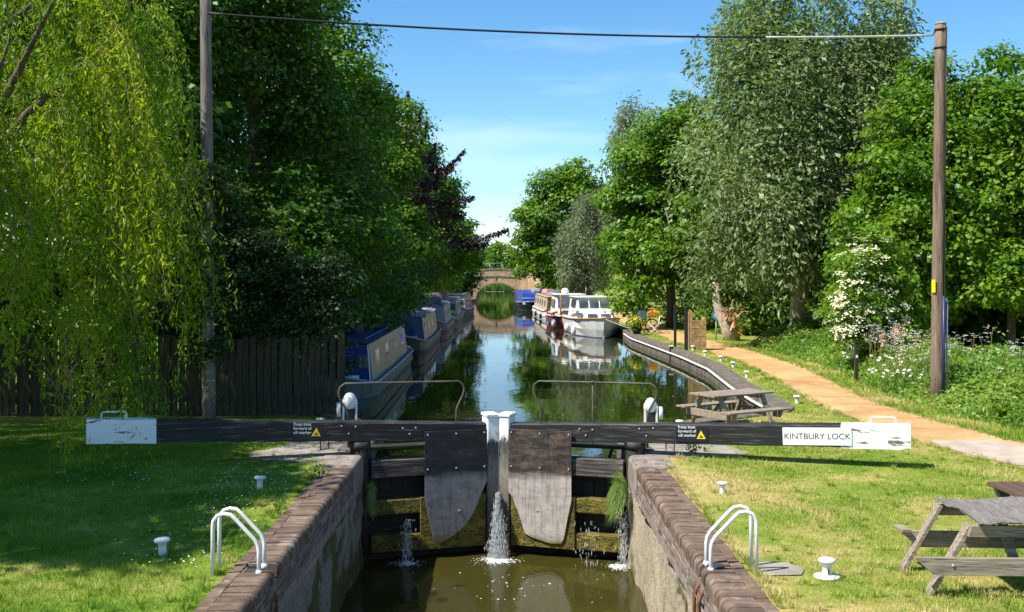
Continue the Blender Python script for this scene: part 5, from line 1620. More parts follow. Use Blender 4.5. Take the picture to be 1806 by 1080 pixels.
tree('dark_hedge', 'deep shaded thicket under the big willow', (13.2, 52.5, 0),
     [(11.6, 53.5, 1.8, 1.9, 1.4, 2.4), (14.6, 52.5, 2.2, 2.6, 1.6, 2.6), (18.0, 50.0, 2.2, 2.6, 1.6, 2.6), (15.0, 56.0, 4.5, 5.5, 1.8, 4.2)],
     30000, (0.24, 0.16), 'leaf_deep', 65, cat='thicket', r0=0.12, spread=0.3, sub=22)

tree('dark_hedge', 'dark unlit thicket behind the nettles and the brown pole', (18.0, 43.0, 0),
     [(x_, 42.5 - 0.1 * (x_ - 13), 1.9, 1.3, 0.8, 2.3) for x_ in (13.2, 15.0, 16.8, 18.6, 20.4, 22.2, 24.2)] + [(21.0, 41.0, 4.2, 1.8, 0.8, 2.4), (17.5, 41.4, 4.0, 1.8, 0.8, 2.2)],
     22000, (0.32, 0.25), 'leaf_deep', 66, cat='thicket', r0=0.1, spread=0.3, sub=22, subr=0.45)
# the flowering elder by the pole
el = tree('elder_bush', 'elder bush covered in flat creamy flower heads', (11.0, 33.6, 0),
     [(10.9, 33.5, 2.5, 1.15, 1.0, 1.8), (10.3, 33.0, 1.7, 0.75, 0.7, 1.1), (11.4, 33.4, 3.4, 0.85, 0.8, 1.1), (11.7, 33.2, 1.7, 0.8, 0.8, 1.2)],
     15000, (0.13, 0.07), 'leaf_bright', 71, cat='bush', r0=0.08, nlimb=5, sub=26, spread=0.17)
def umbels(parent, mains, n, seed, size, mat, toward):
    g = np.random.default_rng(seed)
    mains = np.array(mains, float)
    mi = g.integers(0, len(mains), n)
    d = unit(g.normal(0, 1, (n, 3)) + np.array(toward))
    C = mains[mi, :3] + d * mains[mi, 3:6] * 1.0
    per = 16
    A = np.repeat(C, per, 0)
    sz = np.repeat(size * g.uniform(0.6, 1.3, n), per)
    nr = unit(np.repeat(d, per, 0) * 0.6 + np.array([0, 0, 0.7]))
    t1 = unit(np.cross(nr, np.array([0.3, 0.5, 0.1]))); t2 = np.cross(nr, t1)
    rr = np.sqrt(g.random(n * per)) * sz; aa = g.random(n * per) * 6.283
    P = A + t1 * (rr * np.cos(aa))[:, None] + t2 * (rr * np.sin(aa))[:, None]
    D = unit(g.normal(0, 1, (n * per, 3)))
    D = unit(D - nr * (D * nr).sum(1, keepdims=True))
    me = poly_mesh('flower_heads', leaf_quads(P, D, nr, np.full(n * per, 0.045) * (size / 0.10), np.full(n * per, 0.04) * (size / 0.10)), 4, g.random(n * per), mat, 4)
    o = link('flower_heads', me, None, parent)
    tag(o, kind='stuff')
umbels(el, [(-0.35, -0.5, 2.5, 0.95, 0.7, 1.7), (-0.75, -0.7, 1.6, 0.65, 0.5, 1.0), (0.2, -0.5, 3.2, 0.8, 0.6, 1.1), (0.4, -0.6, 1.9, 0.8, 0.5, 1.0)], 190, 5, 0.17, 'petal_cream', (-0.7, -0.9, 0.15))

# ------------------------------------------------------------------ shaded side
GL = 'tall trees along the shaded bank'
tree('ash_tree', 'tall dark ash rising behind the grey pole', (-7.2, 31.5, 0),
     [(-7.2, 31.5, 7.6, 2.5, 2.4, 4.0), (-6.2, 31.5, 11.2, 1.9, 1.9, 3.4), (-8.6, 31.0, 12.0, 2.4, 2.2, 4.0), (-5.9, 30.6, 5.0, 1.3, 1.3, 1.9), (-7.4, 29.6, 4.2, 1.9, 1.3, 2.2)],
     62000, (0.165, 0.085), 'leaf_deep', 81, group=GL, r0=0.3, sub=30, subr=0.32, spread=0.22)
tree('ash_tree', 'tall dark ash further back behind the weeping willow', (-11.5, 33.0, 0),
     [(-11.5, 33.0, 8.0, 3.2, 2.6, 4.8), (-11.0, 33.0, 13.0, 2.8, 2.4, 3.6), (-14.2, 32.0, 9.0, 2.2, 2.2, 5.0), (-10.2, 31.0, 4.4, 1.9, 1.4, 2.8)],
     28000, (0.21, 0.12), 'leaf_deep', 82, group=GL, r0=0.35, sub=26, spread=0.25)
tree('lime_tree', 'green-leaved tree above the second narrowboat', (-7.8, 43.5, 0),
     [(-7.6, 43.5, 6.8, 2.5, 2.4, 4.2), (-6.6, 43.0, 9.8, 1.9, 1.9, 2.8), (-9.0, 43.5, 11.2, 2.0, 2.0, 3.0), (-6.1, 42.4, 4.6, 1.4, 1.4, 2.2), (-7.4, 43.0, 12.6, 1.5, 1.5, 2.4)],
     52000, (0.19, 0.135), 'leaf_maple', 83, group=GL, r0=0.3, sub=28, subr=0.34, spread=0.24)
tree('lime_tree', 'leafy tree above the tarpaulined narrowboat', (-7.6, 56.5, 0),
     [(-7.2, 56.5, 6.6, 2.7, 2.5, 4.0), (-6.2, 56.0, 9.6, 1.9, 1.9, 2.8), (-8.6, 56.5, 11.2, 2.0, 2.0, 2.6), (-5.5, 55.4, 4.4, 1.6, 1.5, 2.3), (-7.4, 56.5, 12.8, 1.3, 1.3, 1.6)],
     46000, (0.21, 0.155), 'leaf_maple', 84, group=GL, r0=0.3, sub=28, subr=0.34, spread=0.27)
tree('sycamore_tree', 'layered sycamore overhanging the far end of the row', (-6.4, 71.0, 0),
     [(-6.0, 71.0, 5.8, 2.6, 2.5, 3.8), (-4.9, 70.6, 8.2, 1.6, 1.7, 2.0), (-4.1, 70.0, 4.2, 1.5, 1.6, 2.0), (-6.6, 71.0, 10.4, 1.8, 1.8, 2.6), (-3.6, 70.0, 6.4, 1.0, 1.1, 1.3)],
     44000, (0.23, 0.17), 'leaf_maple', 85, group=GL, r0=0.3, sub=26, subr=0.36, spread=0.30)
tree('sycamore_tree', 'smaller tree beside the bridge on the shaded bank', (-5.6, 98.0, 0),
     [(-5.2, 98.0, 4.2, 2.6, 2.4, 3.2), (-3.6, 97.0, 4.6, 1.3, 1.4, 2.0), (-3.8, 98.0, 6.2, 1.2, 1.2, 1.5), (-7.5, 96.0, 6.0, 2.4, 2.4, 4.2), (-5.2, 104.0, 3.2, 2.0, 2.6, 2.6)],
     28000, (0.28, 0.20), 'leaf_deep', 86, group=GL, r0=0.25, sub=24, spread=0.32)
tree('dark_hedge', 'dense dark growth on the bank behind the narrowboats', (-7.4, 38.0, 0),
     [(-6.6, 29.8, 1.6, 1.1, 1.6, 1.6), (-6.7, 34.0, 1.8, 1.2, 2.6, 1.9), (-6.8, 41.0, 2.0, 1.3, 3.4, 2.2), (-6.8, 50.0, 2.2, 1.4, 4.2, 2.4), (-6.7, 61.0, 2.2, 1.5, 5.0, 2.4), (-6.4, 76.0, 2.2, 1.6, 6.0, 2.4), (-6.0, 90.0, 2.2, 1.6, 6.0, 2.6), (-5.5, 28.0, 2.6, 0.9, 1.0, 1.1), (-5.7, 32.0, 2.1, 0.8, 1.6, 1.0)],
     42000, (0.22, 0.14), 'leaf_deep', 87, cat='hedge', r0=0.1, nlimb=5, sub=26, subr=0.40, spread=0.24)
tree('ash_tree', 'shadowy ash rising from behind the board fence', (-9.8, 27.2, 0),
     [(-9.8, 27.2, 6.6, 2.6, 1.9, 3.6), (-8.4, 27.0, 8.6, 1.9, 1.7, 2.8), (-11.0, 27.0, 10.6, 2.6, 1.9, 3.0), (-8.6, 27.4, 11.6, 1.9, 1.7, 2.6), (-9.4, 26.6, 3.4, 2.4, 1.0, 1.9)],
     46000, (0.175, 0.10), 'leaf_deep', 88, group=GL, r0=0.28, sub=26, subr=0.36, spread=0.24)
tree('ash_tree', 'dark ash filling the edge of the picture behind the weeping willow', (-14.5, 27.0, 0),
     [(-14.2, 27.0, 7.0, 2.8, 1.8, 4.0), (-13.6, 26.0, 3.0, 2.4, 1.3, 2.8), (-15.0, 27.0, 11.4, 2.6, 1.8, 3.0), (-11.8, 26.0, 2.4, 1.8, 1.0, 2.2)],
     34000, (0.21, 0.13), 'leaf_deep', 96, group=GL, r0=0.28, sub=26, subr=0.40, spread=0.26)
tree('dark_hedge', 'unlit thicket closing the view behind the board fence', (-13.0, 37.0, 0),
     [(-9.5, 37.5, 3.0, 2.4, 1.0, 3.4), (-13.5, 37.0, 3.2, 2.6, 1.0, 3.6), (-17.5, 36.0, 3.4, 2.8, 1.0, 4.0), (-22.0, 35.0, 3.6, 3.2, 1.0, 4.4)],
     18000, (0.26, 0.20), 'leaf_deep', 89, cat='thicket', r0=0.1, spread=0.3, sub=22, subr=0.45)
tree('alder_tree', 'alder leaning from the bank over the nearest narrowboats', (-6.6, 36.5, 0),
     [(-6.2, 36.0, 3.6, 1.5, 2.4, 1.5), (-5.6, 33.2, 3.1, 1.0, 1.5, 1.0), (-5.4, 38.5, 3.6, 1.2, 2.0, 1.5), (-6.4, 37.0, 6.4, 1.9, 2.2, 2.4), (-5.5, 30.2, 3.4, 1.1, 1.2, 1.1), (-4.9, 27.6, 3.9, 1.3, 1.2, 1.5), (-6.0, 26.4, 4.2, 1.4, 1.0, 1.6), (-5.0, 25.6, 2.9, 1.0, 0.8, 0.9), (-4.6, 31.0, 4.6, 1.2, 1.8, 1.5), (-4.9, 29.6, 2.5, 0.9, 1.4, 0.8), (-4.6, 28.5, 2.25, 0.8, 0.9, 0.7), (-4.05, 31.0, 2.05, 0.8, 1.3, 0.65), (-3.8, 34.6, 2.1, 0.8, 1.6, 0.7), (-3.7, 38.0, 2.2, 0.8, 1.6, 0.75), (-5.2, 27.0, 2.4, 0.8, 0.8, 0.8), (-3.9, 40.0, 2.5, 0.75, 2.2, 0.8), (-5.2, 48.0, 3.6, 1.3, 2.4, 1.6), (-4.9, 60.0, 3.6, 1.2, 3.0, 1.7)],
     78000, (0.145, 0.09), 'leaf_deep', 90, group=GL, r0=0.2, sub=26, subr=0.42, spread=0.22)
# copper beech with long bare-ended boughs
def copper():
    base = (-6.8, 64.0, 0)
    t = tree('copper_beech', 'dark purple copper beech with long boughs reaching over the water', base,
             [(-6.3, 64.0, 9.0, 1.9, 1.9, 3.4), (-5.5, 64.0, 8.4, 1.6, 1.6, 2.4), (-4.6, 66.0, 5.4, 1.3, 1.4, 2.0)], 16000, (0.17, 0.10), 'leaf_copper', 91, r0=0.3, spread=0.26, sub=22)
    g = np.random.default_rng(12)
    ends = [((-5.6, 9.6), (-5.75, 13.2)), ((-5.4, 10.0), (-4.75, 11.7)), ((-4.9, 9.4), (-4.2, 10.3)), ((-4.8, 8.2), (-2.55, 10.0)), ((-4.4, 7.2), (-2.0, 7.3)), ((-4.2, 6.8), (-2.6, 6.2)),
            ((-3.9, 4.6), (-0.05, 5.45)), ((-3.9, 4.8), (-1.2, 4.6)), ((-5.0, 8.8), (-3.2, 9.0)), ((-5.8, 10.5), (-5.0, 12.4)), ((-6.6, 10.8), (-6.9, 13.4))]
    for (x0, z0), (x1, z1) in ends:
        y0 = 64.0 + g.uniform(-0.5, 0.5); y1 = y0 - g.uniform(0, 1.2)
        a = np.array([x0 - base[0], y0 - base[1], z0]); b = np.array([x1 - base[0], y1 - base[1], z1])
        L = np.linalg.norm(b - a)
        ctrl = (a + b) / 2 + np.array([0, 0, -0.12 * L])
        ts = np.linspace(0, 1, 7)
        curve = [(1 - q) ** 2 * a + 2 * q * (1 - q) * ctrl + q * q * b for q in ts]
        bough = MB().tube([tuple(p) for p in curve], [0.06 * (1 - q) + 0.008 for q in ts], 5).build('bough', 'bark', t)
        n = int(220 * L)
        q = g.random(n) ** 0.85
        P = ((1 - q) ** 2)[:, None] * a + (2 * q * (1 - q))[:, None] * ctrl + (q * q)[:, None] * b
        dd = unit((b - a)[None, :])
        # side sprays: pulled along a few twigs
        tw_ = g.integers(0, int(7 * L) + 3, n)
        ang = (tw_ * 2.4) % 6.283
        ln = (1 - q) * 0.55 + 0.10
        s_ = g.random(n) * ln
        perp = np.stack([0.55 * np.ones(n), np.cos(ang) * 0.6, np.sin(ang) * 0.9], 1)
        P = P + unit(perp) * s_[:, None] + g.normal(0, 0.035, (n, 3))
        N__ = unit(g.normal(0, 1, (n, 3)) + np.array([0, 0, 0.8])); D = unit(unit(perp) + dd + g.normal(0, 0.4, (n, 3)))
        link('bough_leaves', poly_mesh('bough_leaves', leaf_quads(P, D, N__, 0.15 * g.uniform(.7, 1.2, n), 0.085 * g.uniform(.7, 1.2, n)), 4, g.random(n), 'leaf_copper', 4), None, bough)
copper()
vb = tree('flowering_shrub', 'dark shrub with dull cream flower clusters behind the fence', (-7.0, 25.3, 0),
     [(-7.0, 25.3, 3.2, 1.25, 0.9, 1.6), (-7.9, 25.2, 2.6, 1.0, 0.8, 1.2), (-6.1, 25.4, 2.7, 1.0, 0.8, 1.1), (-6.9, 25.2, 4.6, 0.8, 0.7, 0.9), (-6.3, 23.45, 3.4, 0.42, 0.32, 1.3), (-6.55, 23.6, 4.7, 0.55, 0.4, 0.9)],
     24000, (0.11, 0.07), 'leaf_shade', 93, cat='bush', r0=0.1, nlimb=5, sub=28, spread=0.16)
umbels(vb, [(0.0, -0.3, 3.2, 1.2, 0.8, 1.5), (0.8, -0.3, 2.8, 0.9, 0.6, 1.0), (-0.6, -0.3, 2.7, 0.9, 0.6, 1.1)], 60, 15, 0.075, 'petal_dull', (0.2, -1.3, 0.1))
tree('ivy_clump', 'trailing ivy spilling over the dark fence by the boats', (-4.6, 24.2, 0),
     [(-4.6, 24.15, 1.75, 0.9, 0.35, 0.75), (-5.5, 24.2, 1.95, 0.9, 0.4, 0.6), (-3.9, 24.2, 1.55, 0.45, 0.35, 0.95), (-4.3, 24.5, 2.7, 1.0, 0.6, 0.8), (-5.6, 24.9, 3.0, 1.0, 0.6, 1.0), (-6.6, 24.1, 2.1, 0.9, 0.35, 0.55), (-7.8, 24.1, 2.0, 0.9, 0.35, 0.5), (-4.2, 23.85, 1.75, 0.7, 0.22, 0.5), (-5.2, 23.85, 1.85, 0.7, 0.22, 0.4)],
     34000, (0.085, 0.06), 'leaf_shade', 94, cat='ivy', r0=0.05, nlimb=3, sub=26, spread=0.12)
tree('ivy_clump', 'ivy climbing the lower half of the grey telegraph pole', (-6.34, 23.2, 0),
     [(-6.34, 23.28, 1.4 + 0.75 * k, 0.26 + 0.07 * (k % 2), 0.24, 0.45) for k in range(6)],
     4600, (0.085, 0.062), 'leaf_shade', 97, cat='ivy', r0=0.02, nlimb=2, sub=14, subr=0.55, spread=0.08)
# trees standing on the lawn's far edge, beyond the picture: they shade the lawn
tree('lime_tree', 'lime tree shading the lawn beside the weeping willow', (-12.2, 12.6, 0),
     [(-11.6, 14.6, 6.6, 2.8, 2.4, 3.0), (-12.4, 16.4, 8.0, 2.2, 1.8, 2.4), (-12.4, 13.4, 9.6, 2.2, 1.6, 2.2), (-9.8, 15.2, 4.8, 1.6, 1.9, 1.8), (-10.4, 16.6, 4.8, 1.4, 1.4, 1.8), (-12.6, 9.7, 10.4, 2.4, 1.3, 1.8), (-13.2, 11.8, 11.2, 2.4, 1.6, 1.8), (-13.8, 14.4, 10.6, 2.2, 1.6, 1.8), (-10.6, 11.4, 7.6, 2.0, 1.6, 1.6), (-9.4, 13.6, 5.4, 1.5, 1.5, 1.5)],
     32000, (0.25, 0.19), 'leaf_maple', 95, group=GL, r0=0.3, sub=15, subr=0.40, spread=0.28)

# ------------------------------------------------------------------ the weeping willow
def weeping():
    base = np.array([-11.2, 20.6, 0.0])
    cen = (-10.8, 20.5)
    t = thing('weeping_willow', 'yellow-green weeping willow trailing long strands over the lawn', 'tree', tuple(base))
    g = np.random.default_rng(101)
    tr, br = limbs(tuple(base), 6.5, 0.42, [(-8.0, 20.0, 8.6), (-7.2, 20.8, 7.8), (-9.6, 19.2, 8.0), (-12.5, 20.5, 9.0), (-9.0, 23.0, 9.5), (-10.0, 21.0, 11.0), (-8.6, 19.0, 7.2)], 5)
    tr.build('trunk', 'bark', t)
    for q, rs in br: MB().tube(q, [0.7 * x for x in rs], 7).build('limb', 'bark', t)
    # bunches of strands fall in tiers from the arching limbs
    nb, per_b = 118, 20
    ns = nb * per_b
    bt = g.random(nb) * 2 * np.pi
    br_ = 4.1 * np.sqrt(g.uniform(0.05, 1.0, nb))
    bx = cen[0] + br_ * np.cos(bt) * 1.0; by = cen[1] + br_ * np.sin(bt) * 0.85
    btop = 10.8 - 0.20 * br_ ** 2 + g.uniform(-5.2, 0.9, nb)
    blen = g.uniform(1.6, 4.6, nb)
    bvar = g.uniform(-0.28, 0.28, nb)
    low = bx < -7.2
    blen = np.where(low, blen * 1.3, blen)
    barch = g.uniform(0.3, 1.2, nb)
    bsw = g.normal(0, 0.22, (nb, 2))
    btop = np.where(bx > -7.0, np.minimum(btop, 9.0), btop)
    bi = np.repeat(np.arange(nb), per_b)
    sx = bx[bi] + g.normal(0, 0.20, ns); sy = by[bi] + g.normal(0, 0.20, ns)
    th = bt[bi] + g.normal(0, 0.35, ns)
    dome = btop[bi] + g.normal(0, 0.25, ns)
    ln = blen[bi] * g.uniform(0.55, 1.08, ns)
    ln = np.minimum(ln, dome - 0.12)
    ln = np.maximum(ln, 0.8)
    VV = []; var = []
    mb = MB()
    for i in range(ns):
        m = int(ln[i] * 16)
        q = np.sort(g.random(m))
        ox = np.cos(th[i]) * barch[bi[i]]; oy = np.sin(th[i]) * barch[bi[i]]
        bend = 1 - (1 - q) ** 3
        sway = bsw[bi[i]] + g.normal(0, 0.14, 2)
        P = np.stack([sx[i] + ox * bend + sway[0] * q * q * 2, sy[i] + oy * bend + sway[1] * q * q * 2, dome[i] - ln[i] * q + 0.45 * barch[bi[i]] * np.sin(np.minimum(q * 2.2, 1) * 3.14)], 1)
        P += g.normal(0, 0.035, (m, 3))
        D = unit(g.normal(0, 0.55, (m, 3)) + np.array([0, 0, -0.9]))
        N_ = unit(np.cross(D, g.normal(0, 1, (m, 3))))
        VV.append(leaf_quads(P, D, N_, 0.135 * g.uniform(0.7, 1.3, m), 0.032 * g.uniform(0.7, 1.3, m)))
        var.append(np.clip(0.5 + bvar[bi[i]] + g.normal(0, 0.10) + g.normal(0, 0.12, m), 0, 1))
        if i % 3 == 0:
            qs = np.array([0, 0.12, 0.25, 0.5, 1.0]); bs = 1 - (1 - qs) ** 3
            mb.tube([(sx[i] + ox * b - base[0] + sway[0] * k * k * 2, sy[i] + oy * b - base[1] + sway[1] * k * k * 2, dome[i] - ln[i] * k + 0.45 * barch[bi[i]] * math.sin(min(k * 2.2, 1) * 3.14)) for k, b in zip(qs, bs)], [0.011, 0.009, 0.007, 0.005, 0.003], 3, False)
    V = np.concatenate(VV) - base
    link('crown', poly_mesh('crown', V, 4, np.concatenate(var), 'leaf_weeping', 4), None, t)
    tag(link('strands', mb.mesh('strands', fix=False), 'twig', t), kind='stuff')
weeping()

# ------------------------------------------------------------------ distant trees past the bridge
for i, (x, y, h, w, lb) in enumerate(((-9, 190, 8.5, 6.0, 'hazy far tree just left of the bridge parapet'), (-1.0, 210, 8.0, 5.0, 'far rounded tree seen over the middle of the bridge'), (8.5, 200, 8.0, 5.5, 'far tree seen over the towpath end of the bridge'))):
    tree('far_tree', lb, (x, y, 0.3), [(x, y, h * 0.55, w, w * 0.8, h * 0.48), (x - w * 0.5, y + 2, h * 0.38, w * 0.7, w * 0.6, h * 0.36), (x + w * 0.6, y - 2, h * 0.42, w * 0.6, w * 0.6, h * 0.38)], 9000, (0.55, 0.42), ('leaf_maple', 'leaf_nettle', 'leaf_bright')[i], 120 + i, group='far trees beyond the bridge', r0=0.3, spread=0.5)
def far_wood():
    g = np.random.default_rng(77)
    n = 70
    mains = [(x, 330 + g.uniform(-15, 15), 2.5 + g.uniform(0, 2), g.uniform(6, 11), 6, g.uniform(5, 8.5)) for x in np.linspace(-330, 330, n)]
    me = crown_mesh(mains, 22000, (2.3, 1.8), 'leaf_deep', 78, sub=12, spread=1.2)
    tag(link('far_woodland', me, None), 'dark line of far woodland on the horizon', None, kind='stuff')
far_wood()
def reeds():
    g = np.random.default_rng(55)
    n = 16000
    x = g.uniform(-22, 20, n); y = 171 + g.random(n) ** 1.5 * 12
    P = np.stack([x, y, np.full(n, -0.4)], 1)
    D = unit(g.normal(0, 0.10, (n, 3)) + np.array([0, 0, 1.0])); N_ = unit(np.stack([g.normal(0, .5, n), -np.ones(n), np.zeros(n)], 1))
    tag(link('reeds', poly_mesh('reeds', leaf_quads(P, D, N_, g.uniform(1.0, 1.9, n), np.full(n, 0.11)), 4, g.random(n), 'leaf_reed', 4), None), 'green reeds on the far bank seen through the arch', None, kind='stuff')
reeds()

# ------------------------------------------------------------------ undergrowth along the towpath
def undergrowth():
    g = np.random.default_rng(66)
    n = 60000
    y = 19.0 + (g.random(n) ** 1.25) * 27.0
    edge = np.interp(y, [p[0] for p in PR], [p[1] for p in PR]) + 0.75
    dpt = g.random(n) ** 0.9 * np.where(y < 30, 5.5, 3.6)
    x = edge + dpt
    bump = 0.5 + 0.5 * np.sin(x * 2.1 + y * 1.3) * np.sin(y * 2.7 - x) 
    top = np.clip(dpt / 1.2, 0.12, 1.0) * (0.62 + 0.55 * bump)
    z = top * (1 - 0.75 * g.random(n) ** 2.2)
    keep = (np.hypot(x - 10.18, y - 26.0) > 0.35)
    P = np.stack([x, y, z], 1)[keep]
    n = len(P)
    N_ = unit(g.normal(0, 0.5, (n, 3)) + np.array([-0.25, -0.35, 0.8])); D = unit(np.cross(N_, g.normal(0, 1, (n, 3))))
    v = np.clip(0.5 + 0.25 * np.sin(P[:, 0] * 1.7 + P[:, 1] * 0.9) + g.normal(0, 0.17, n), 0, 1)
    tag(link('nettle_bed', poly_mesh('nettle_bed', leaf_quads(P, D, N_, 0.115 * g.uniform(.6, 1.35, n), 0.060 * g.uniform(.6, 1.3, n)), 4, v, 'leaf_nettle', 4), None), 'rank green nettles and weeds along the towpath verge', None, kind='stuff')
    # cow parsley
    m = 120
    cx = []
    mb = MB()
    PP = []; NN = []
    for k in range(m):
        yy = 22.0 + g.random() ** 1.2 * 15
        xx = path_r(yy) + 1.4 + g.random() * 4.2
        if g.random() < 0.5:
            xx = 10.6 + g.normal(0, 1.2); yy = 29.0 + g.normal(0, 2.0)
            xx = max(xx, path_r(yy) + 1.3)
        h = g.uniform(0.95, 1.55)
        mb.tube([(xx, yy, 0), (xx + g.normal(0, .05), yy, h * 0.6), (xx + g.normal(0, .1), yy, h)], 0.006, 3, False)
        for j in range(4):
            c = np.array([xx + g.normal(0, .13), yy + g.normal(0, .1), h + g.normal(0, .07)])
            a = g.random(9) * 6.283; r_ = np.sqrt(g.random(9)) * 0.055
            PP.append(c + np.stack([r_ * np.cos(a), r_ * np.sin(a), g.normal(0, .008, 9)], 1))
    P = np.concatenate(PP); n = len(P)
    N_ = unit(g.normal(0, 0.3, (n, 3)) + np.array([0, -0.2, 1.0])); D = unit(np.cross(N_, g.normal(0, 1, (n, 3))))
    o = link('cow_parsley', poly_mesh('cow_parsley', leaf_quads(P, D, N_, np.full(n, 0.022), np.full(n, 0.020)), 4, g.random(n), 'petal_white', 4), None)
    tag(o, 'white lacy cow parsley heads above the nettles', None, kind='stuff')
    st = link('stalks', mb.mesh('stalks', fix=False), 'twig', o)
    tag(st, kind='stuff')
undergrowth()
def clump(name, label, loc, n, spread, h, petal, size, leafm, seed, spike=False):
    t = thing(name, label, 'flowers', loc)
    g = np.random.default_rng(seed)
    nl = n * 14
    P = np.stack([g.normal(0, spread, nl), g.normal(0, spread * 0.7, nl), g.random(nl) * h * 0.8], 1)
    N_ = unit(g.normal(0, .6, (nl, 3)) + np.array([0, -.3, .6])); D = unit(g.normal(0, .4, (nl, 3)) + np.array([0, 0, 1.0]))
    link('leaves', poly_mesh('leaves', leaf_quads(P, D, N_, 0.12 * g.uniform(.6, 1.2, nl), np.full(nl, 0.025)), 4, g.random(nl), leafm, 4), None, t)
    C = np.stack([g.normal(0, spread, n), g.normal(0, spread * 0.7, n) - 0.1, h * g.uniform(0.75, 1.15, n)], 1)
    per = 10 if not spike else 40
    A = np.repeat(C, per, 0)
    if spike:
        off = np.stack([g.normal(0, .045, n * per), g.normal(0, .045, n * per), g.uniform(-0.30, 0.05, n * per)], 1)
    else:
        a = g.random(n * per) * 6.283
        off = np.stack([np.cos(a) * size * .5, np.sin(a) * size * .5, np.zeros(n * per)], 1)
    N_ = unit(g.normal(0, .3, (n * per, 3)) + np.array([-.2, -.6, .8])); D = unit(np.cross(N_, g.normal(0, 1, (n * per, 3))))
    o = link('blooms', poly_mesh('blooms', leaf_quads(A + off, D, N_, np.full(n * per, size), np.full(n * per, size * .7)), 4, g.random(n * per), petal, 4), None, t)
    tag(o, kind='stuff')
clump('ox_eye_daisies', 'clump of white ox-eye daisies at the verge edge', (9.85, 27.6, 0), 22, 0.36, 0.60, 'petal_white', 0.038, 'leaf_nettle', 1)
clump('ox_eye_daisies', 'patch of white daisies just behind the first clump', (10.0, 28.9, 0), 18, 0.30, 0.80, 'petal_white', 0.038, 'leaf_nettle', 2)
clump('pink_spires', 'pale pink flower spires beside the brown pole', (10.55, 29.4, 0), 6, 0.20, 1.5, 'petal_pink', 0.045, 'leaf_nettle', 3, True)
def broadleaf(label, loc, k, seed):
    t = thing('broadleaf_plant', label, 'plant', loc)
    g = np.random.default_rng(seed)
    n = 46
    a = g.random(n) * 6.283
    P = np.stack([np.cos(a) * 0.1, np.sin(a) * 0.1, g.random(n) * 0.35 * k], 1)
    D = unit(np.stack([np.cos(a), np.sin(a), g.uniform(0.1, 0.8, n)], 1)); N_ = unit(np.array([0, 0, 1.0]) - D * D[:, 2:3] + 1e-3)
    link('leaves', poly_mesh('leaves', leaf_quads(P, D, N_, 0.42 * k * g.uniform(.6, 1.2, n), 0.22 * k * g.uniform(.7, 1.2, n)), 4, g.random(n), 'leaf_bright', 4), None, t)
broadleaf('large-leaved dock at the edge of the nettles near the pad', (11.15, 21.6, 0), 1.1, 1)
broadleaf('smaller broad-leaved dock in front of the brown pole', (10.3, 22.6, 0), 0.8, 2)
broadleaf('tall dock among the nettles behind the other two docks', (12.0, 23.2, 0), 0.9, 3)

